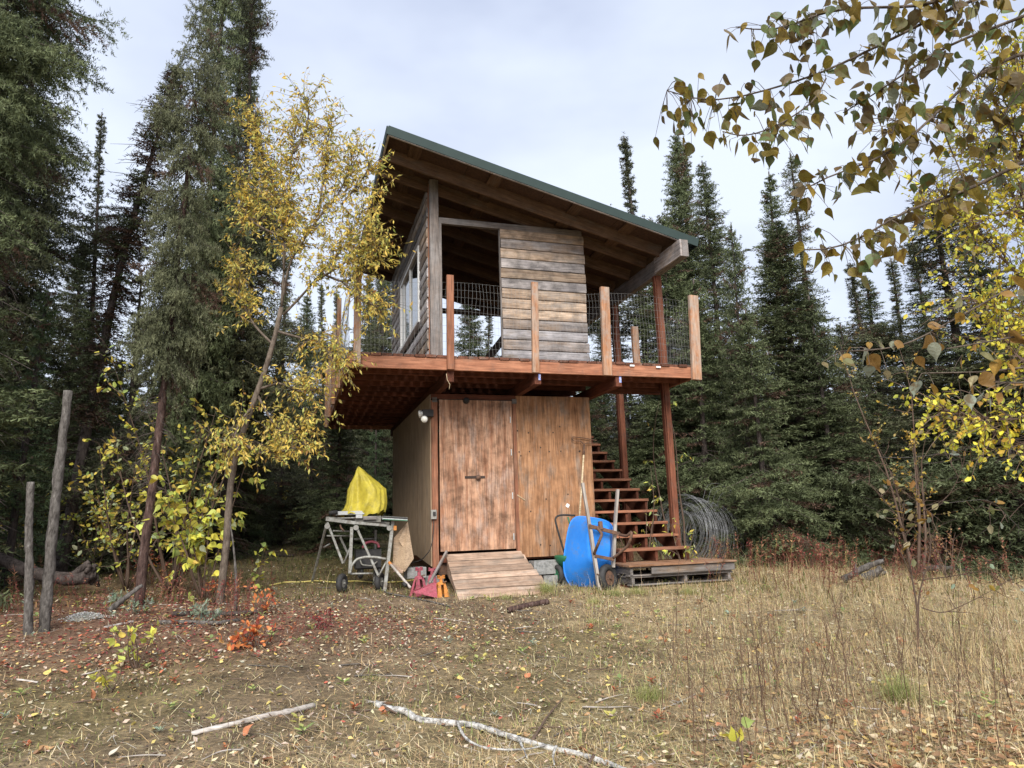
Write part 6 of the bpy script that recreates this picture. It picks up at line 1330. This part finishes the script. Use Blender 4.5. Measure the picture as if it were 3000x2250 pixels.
# ------------------------------------------------------------------ stalks: dead fireweed and weeds, one object each
def stalk_mesh(seed, h, leafy, col, lc):
    g = np.random.default_rng(seed); P = [np.zeros(3)]; o = np.array([g.normal(0, .12), g.normal(0, .12), 1.])
    for q in range(8): P.append(P[-1]+o*h/8+g.normal(0, .008, 3))
    P = np.array(P); mb = MB(); mb.tube(P, np.linspace(.0032, .0012, 9), 4, col, False)
    if leafy:
        n = leafy; t = g.uniform(.25, 1, n); Q = np.stack([np.interp(t*8, np.arange(9), P[:, i]) for i in range(3)], 1); D = g.standard_normal((n, 3))*[1, 1, .4]+[0, 0, g.uniform(-.2, .5)]
        V, F, C = leaves(T_WIL, Q, D, np.array([[0, 0, 1.]]), g.uniform(.03, .07, n), pick(g, n, lc, [1]*len(lc))); mb.add(V, F, C)
    for k in range(3):
        a = P[int(g.integers(4, 8))]; mb.tube([a, a+np.array([g.normal(0, .4), g.normal(0, .4), .8])*h*.18], [.0018, .0008], 3, col, False)
    V, F, C = mb.arrays(); return mesh_np('stalk', V, F, M_GRASS, C)
br_ = (.19, .12, .08); dk = (.13, .08, .055)
SM = [stalk_mesh(1, .5, 0, br_, None), stalk_mesh(2, .62, 0, dk, None), stalk_mesh(3, .42, 3, br_, [(.3, .2, .1)]), stalk_mesh(4, .55, 2, (.3, .2, .11), [(.4, .3, .12)])]
RM = [stalk_mesh(5, .5, 22, (.2, .06, .05), [(.24, .07, .06), (.17, .06, .05)]), stalk_mesh(6, .4, 28, (.18, .06, .05), [(.22, .06, .06), (.30, .15, .09)]), stalk_mesh(7, .6, 26, (.25, .13, .08), [(.38, .22, .12), (.28, .11, .08)])]
FM = [stalk_mesh(8, .8, 30, (.4, .2, .1), [(.5, .32, .16), (.42, .4, .15)])]
def put(name, me, x, y, s, lab, cat, grp=None, lean=.15):
    M = Matrix.Translation((x, y, float(gz(x, y))-.01)) @ Matrix.Rotation(g.uniform(0, 6.28), 4, 'Z') @ Matrix.Rotation(g.normal(0, lean), 4, 'X') @ Matrix.Scale(s, 4)
    return tag(obj_me(name, me, None, M), lab, cat, grp)
for k in range(210):
    px, py = g.uniform(1950, 3000), g.uniform(1830, 2250)
    if g.random() < .35: px, py = g.normal(2350, 180), g.uniform(1900, 2240)
    p = gnd(px, py); put('weed_stalk', SM[int(g.integers(4))], p[0], p[1], g.uniform(.5, 1.1), 'thin brown dead stalk among the dry grass on the right', 'weed', 'dead stalks in the right foreground', .17)
for k in range(34):
    p = gnd(g.uniform(60, 1500), g.uniform(1900, 2240)); put('weed_stalk', SM[int(g.integers(4))], p[0], p[1], g.uniform(.25, .5), 'short thin dead stalk in the left foreground', 'weed', 'short dead stalks in the left foreground')
for k in range(290):
    px = g.uniform(2080, 3000); py = g.normal(1665, 50)
    p = gnd(px, py); put('fireweed_stalk', RM[int(g.integers(3))], p[0], p[1], g.uniform(.4, 1.2), 'dark red withered fireweed stalk at the forest edge right of the stair', 'fireweed', 'withered fireweed right of the stair')
for k in range(110):
    p = gnd(g.uniform(0, 760) if k % 2 else g.normal(560, 130), g.uniform(1690, 1850)); put('fireweed_stalk', RM[int(g.integers(3))], p[0], p[1], g.uniform(.4, .85), 'red withered fireweed stalk on the left bank', 'fireweed', 'withered fireweed on the left bank')
for k in range(70):
    p = gnd(g.normal(960, 110), g.normal(1860, 30)); put('crimson_weed', RM[int(g.integers(2))], p[0], p[1], g.uniform(.2, .4), 'low crimson weed at the edge of the bare soil', 'weed', 'crimson weeds left of the bare soil')
for (px, py, s, lab) in ((2215, 1590, 1.2, 'tallest pale orange fireweed plant behind the pallets'), (2265, 1610, .8, 'shorter pale orange fireweed plant behind the pallets'), (2310, 1640, .9, 'orange fireweed plant farther right in the weeds')):
    p = gnd(px, py+60); put('fireweed_plant', FM[0], p[0], p[1], s, lab, 'fireweed')
for k in range(26):
    p = gnd(g.uniform(2060, 2500), g.uniform(1640, 1720)); put('fireweed_plant', FM[0], p[0], p[1], g.uniform(.35, .7), 'pale orange fireweed plant in the weeds beyond the pallets', 'fireweed', 'orange fireweed beyond the pallets')
# grass tufts
def tuft(px, py, n, h, cols, lab, r=.05):
    p = gnd(px, py); x = p[0]+g.normal(0, r, n); y = p[1]+g.normal(0, r, n); o = blades('grass_tuft', lab, g, x, y, h*g.uniform(.5, 1.1, n), g.uniform(.002, .004, n), pick(g, n, cols, [1]*len(cols)), g.uniform(.3, 1.3, n))
    o['kind'] = 'thing'
GR2 = [(.28, .32, .10), (.36, .36, .14), (.45, .42, .2)]
for a in [(1600, 1738, 420, .28, 'green yellow grass tuft between the ramp and the concrete blocks'), (1900, 2050, 260, .2, 'bright green grass tuft in the middle right foreground'), (2640, 2060, 380, .34, 'tall green grass clump under the leggy shrub'), (1800, 1745, 260, .16, 'grass tuft in front of the pallets'),
          (1740, 1768, 200, .13, 'low grass tuft in front of the wheelbarrow'), (1870, 1740, 240, .17, 'pale grass tuft at the left end of the pallets'), (1090, 1990, 120, .06, 'small dark green tuft on the path'), (1155, 1905, 120, .05, 'tiny green tuft on the bare soil'),
          (1740, 1825, 160, .09, 'broad green rosette tuft below the wheelbarrow'), (1480, 1755, 160, .12, 'thin grass tuft at the foot of the ramp'), (2020, 1740, 240, .18, 'straw and green tuft hiding the lower pallet')]: tuft(a[0], a[1], a[2], a[3], GR2, a[4])
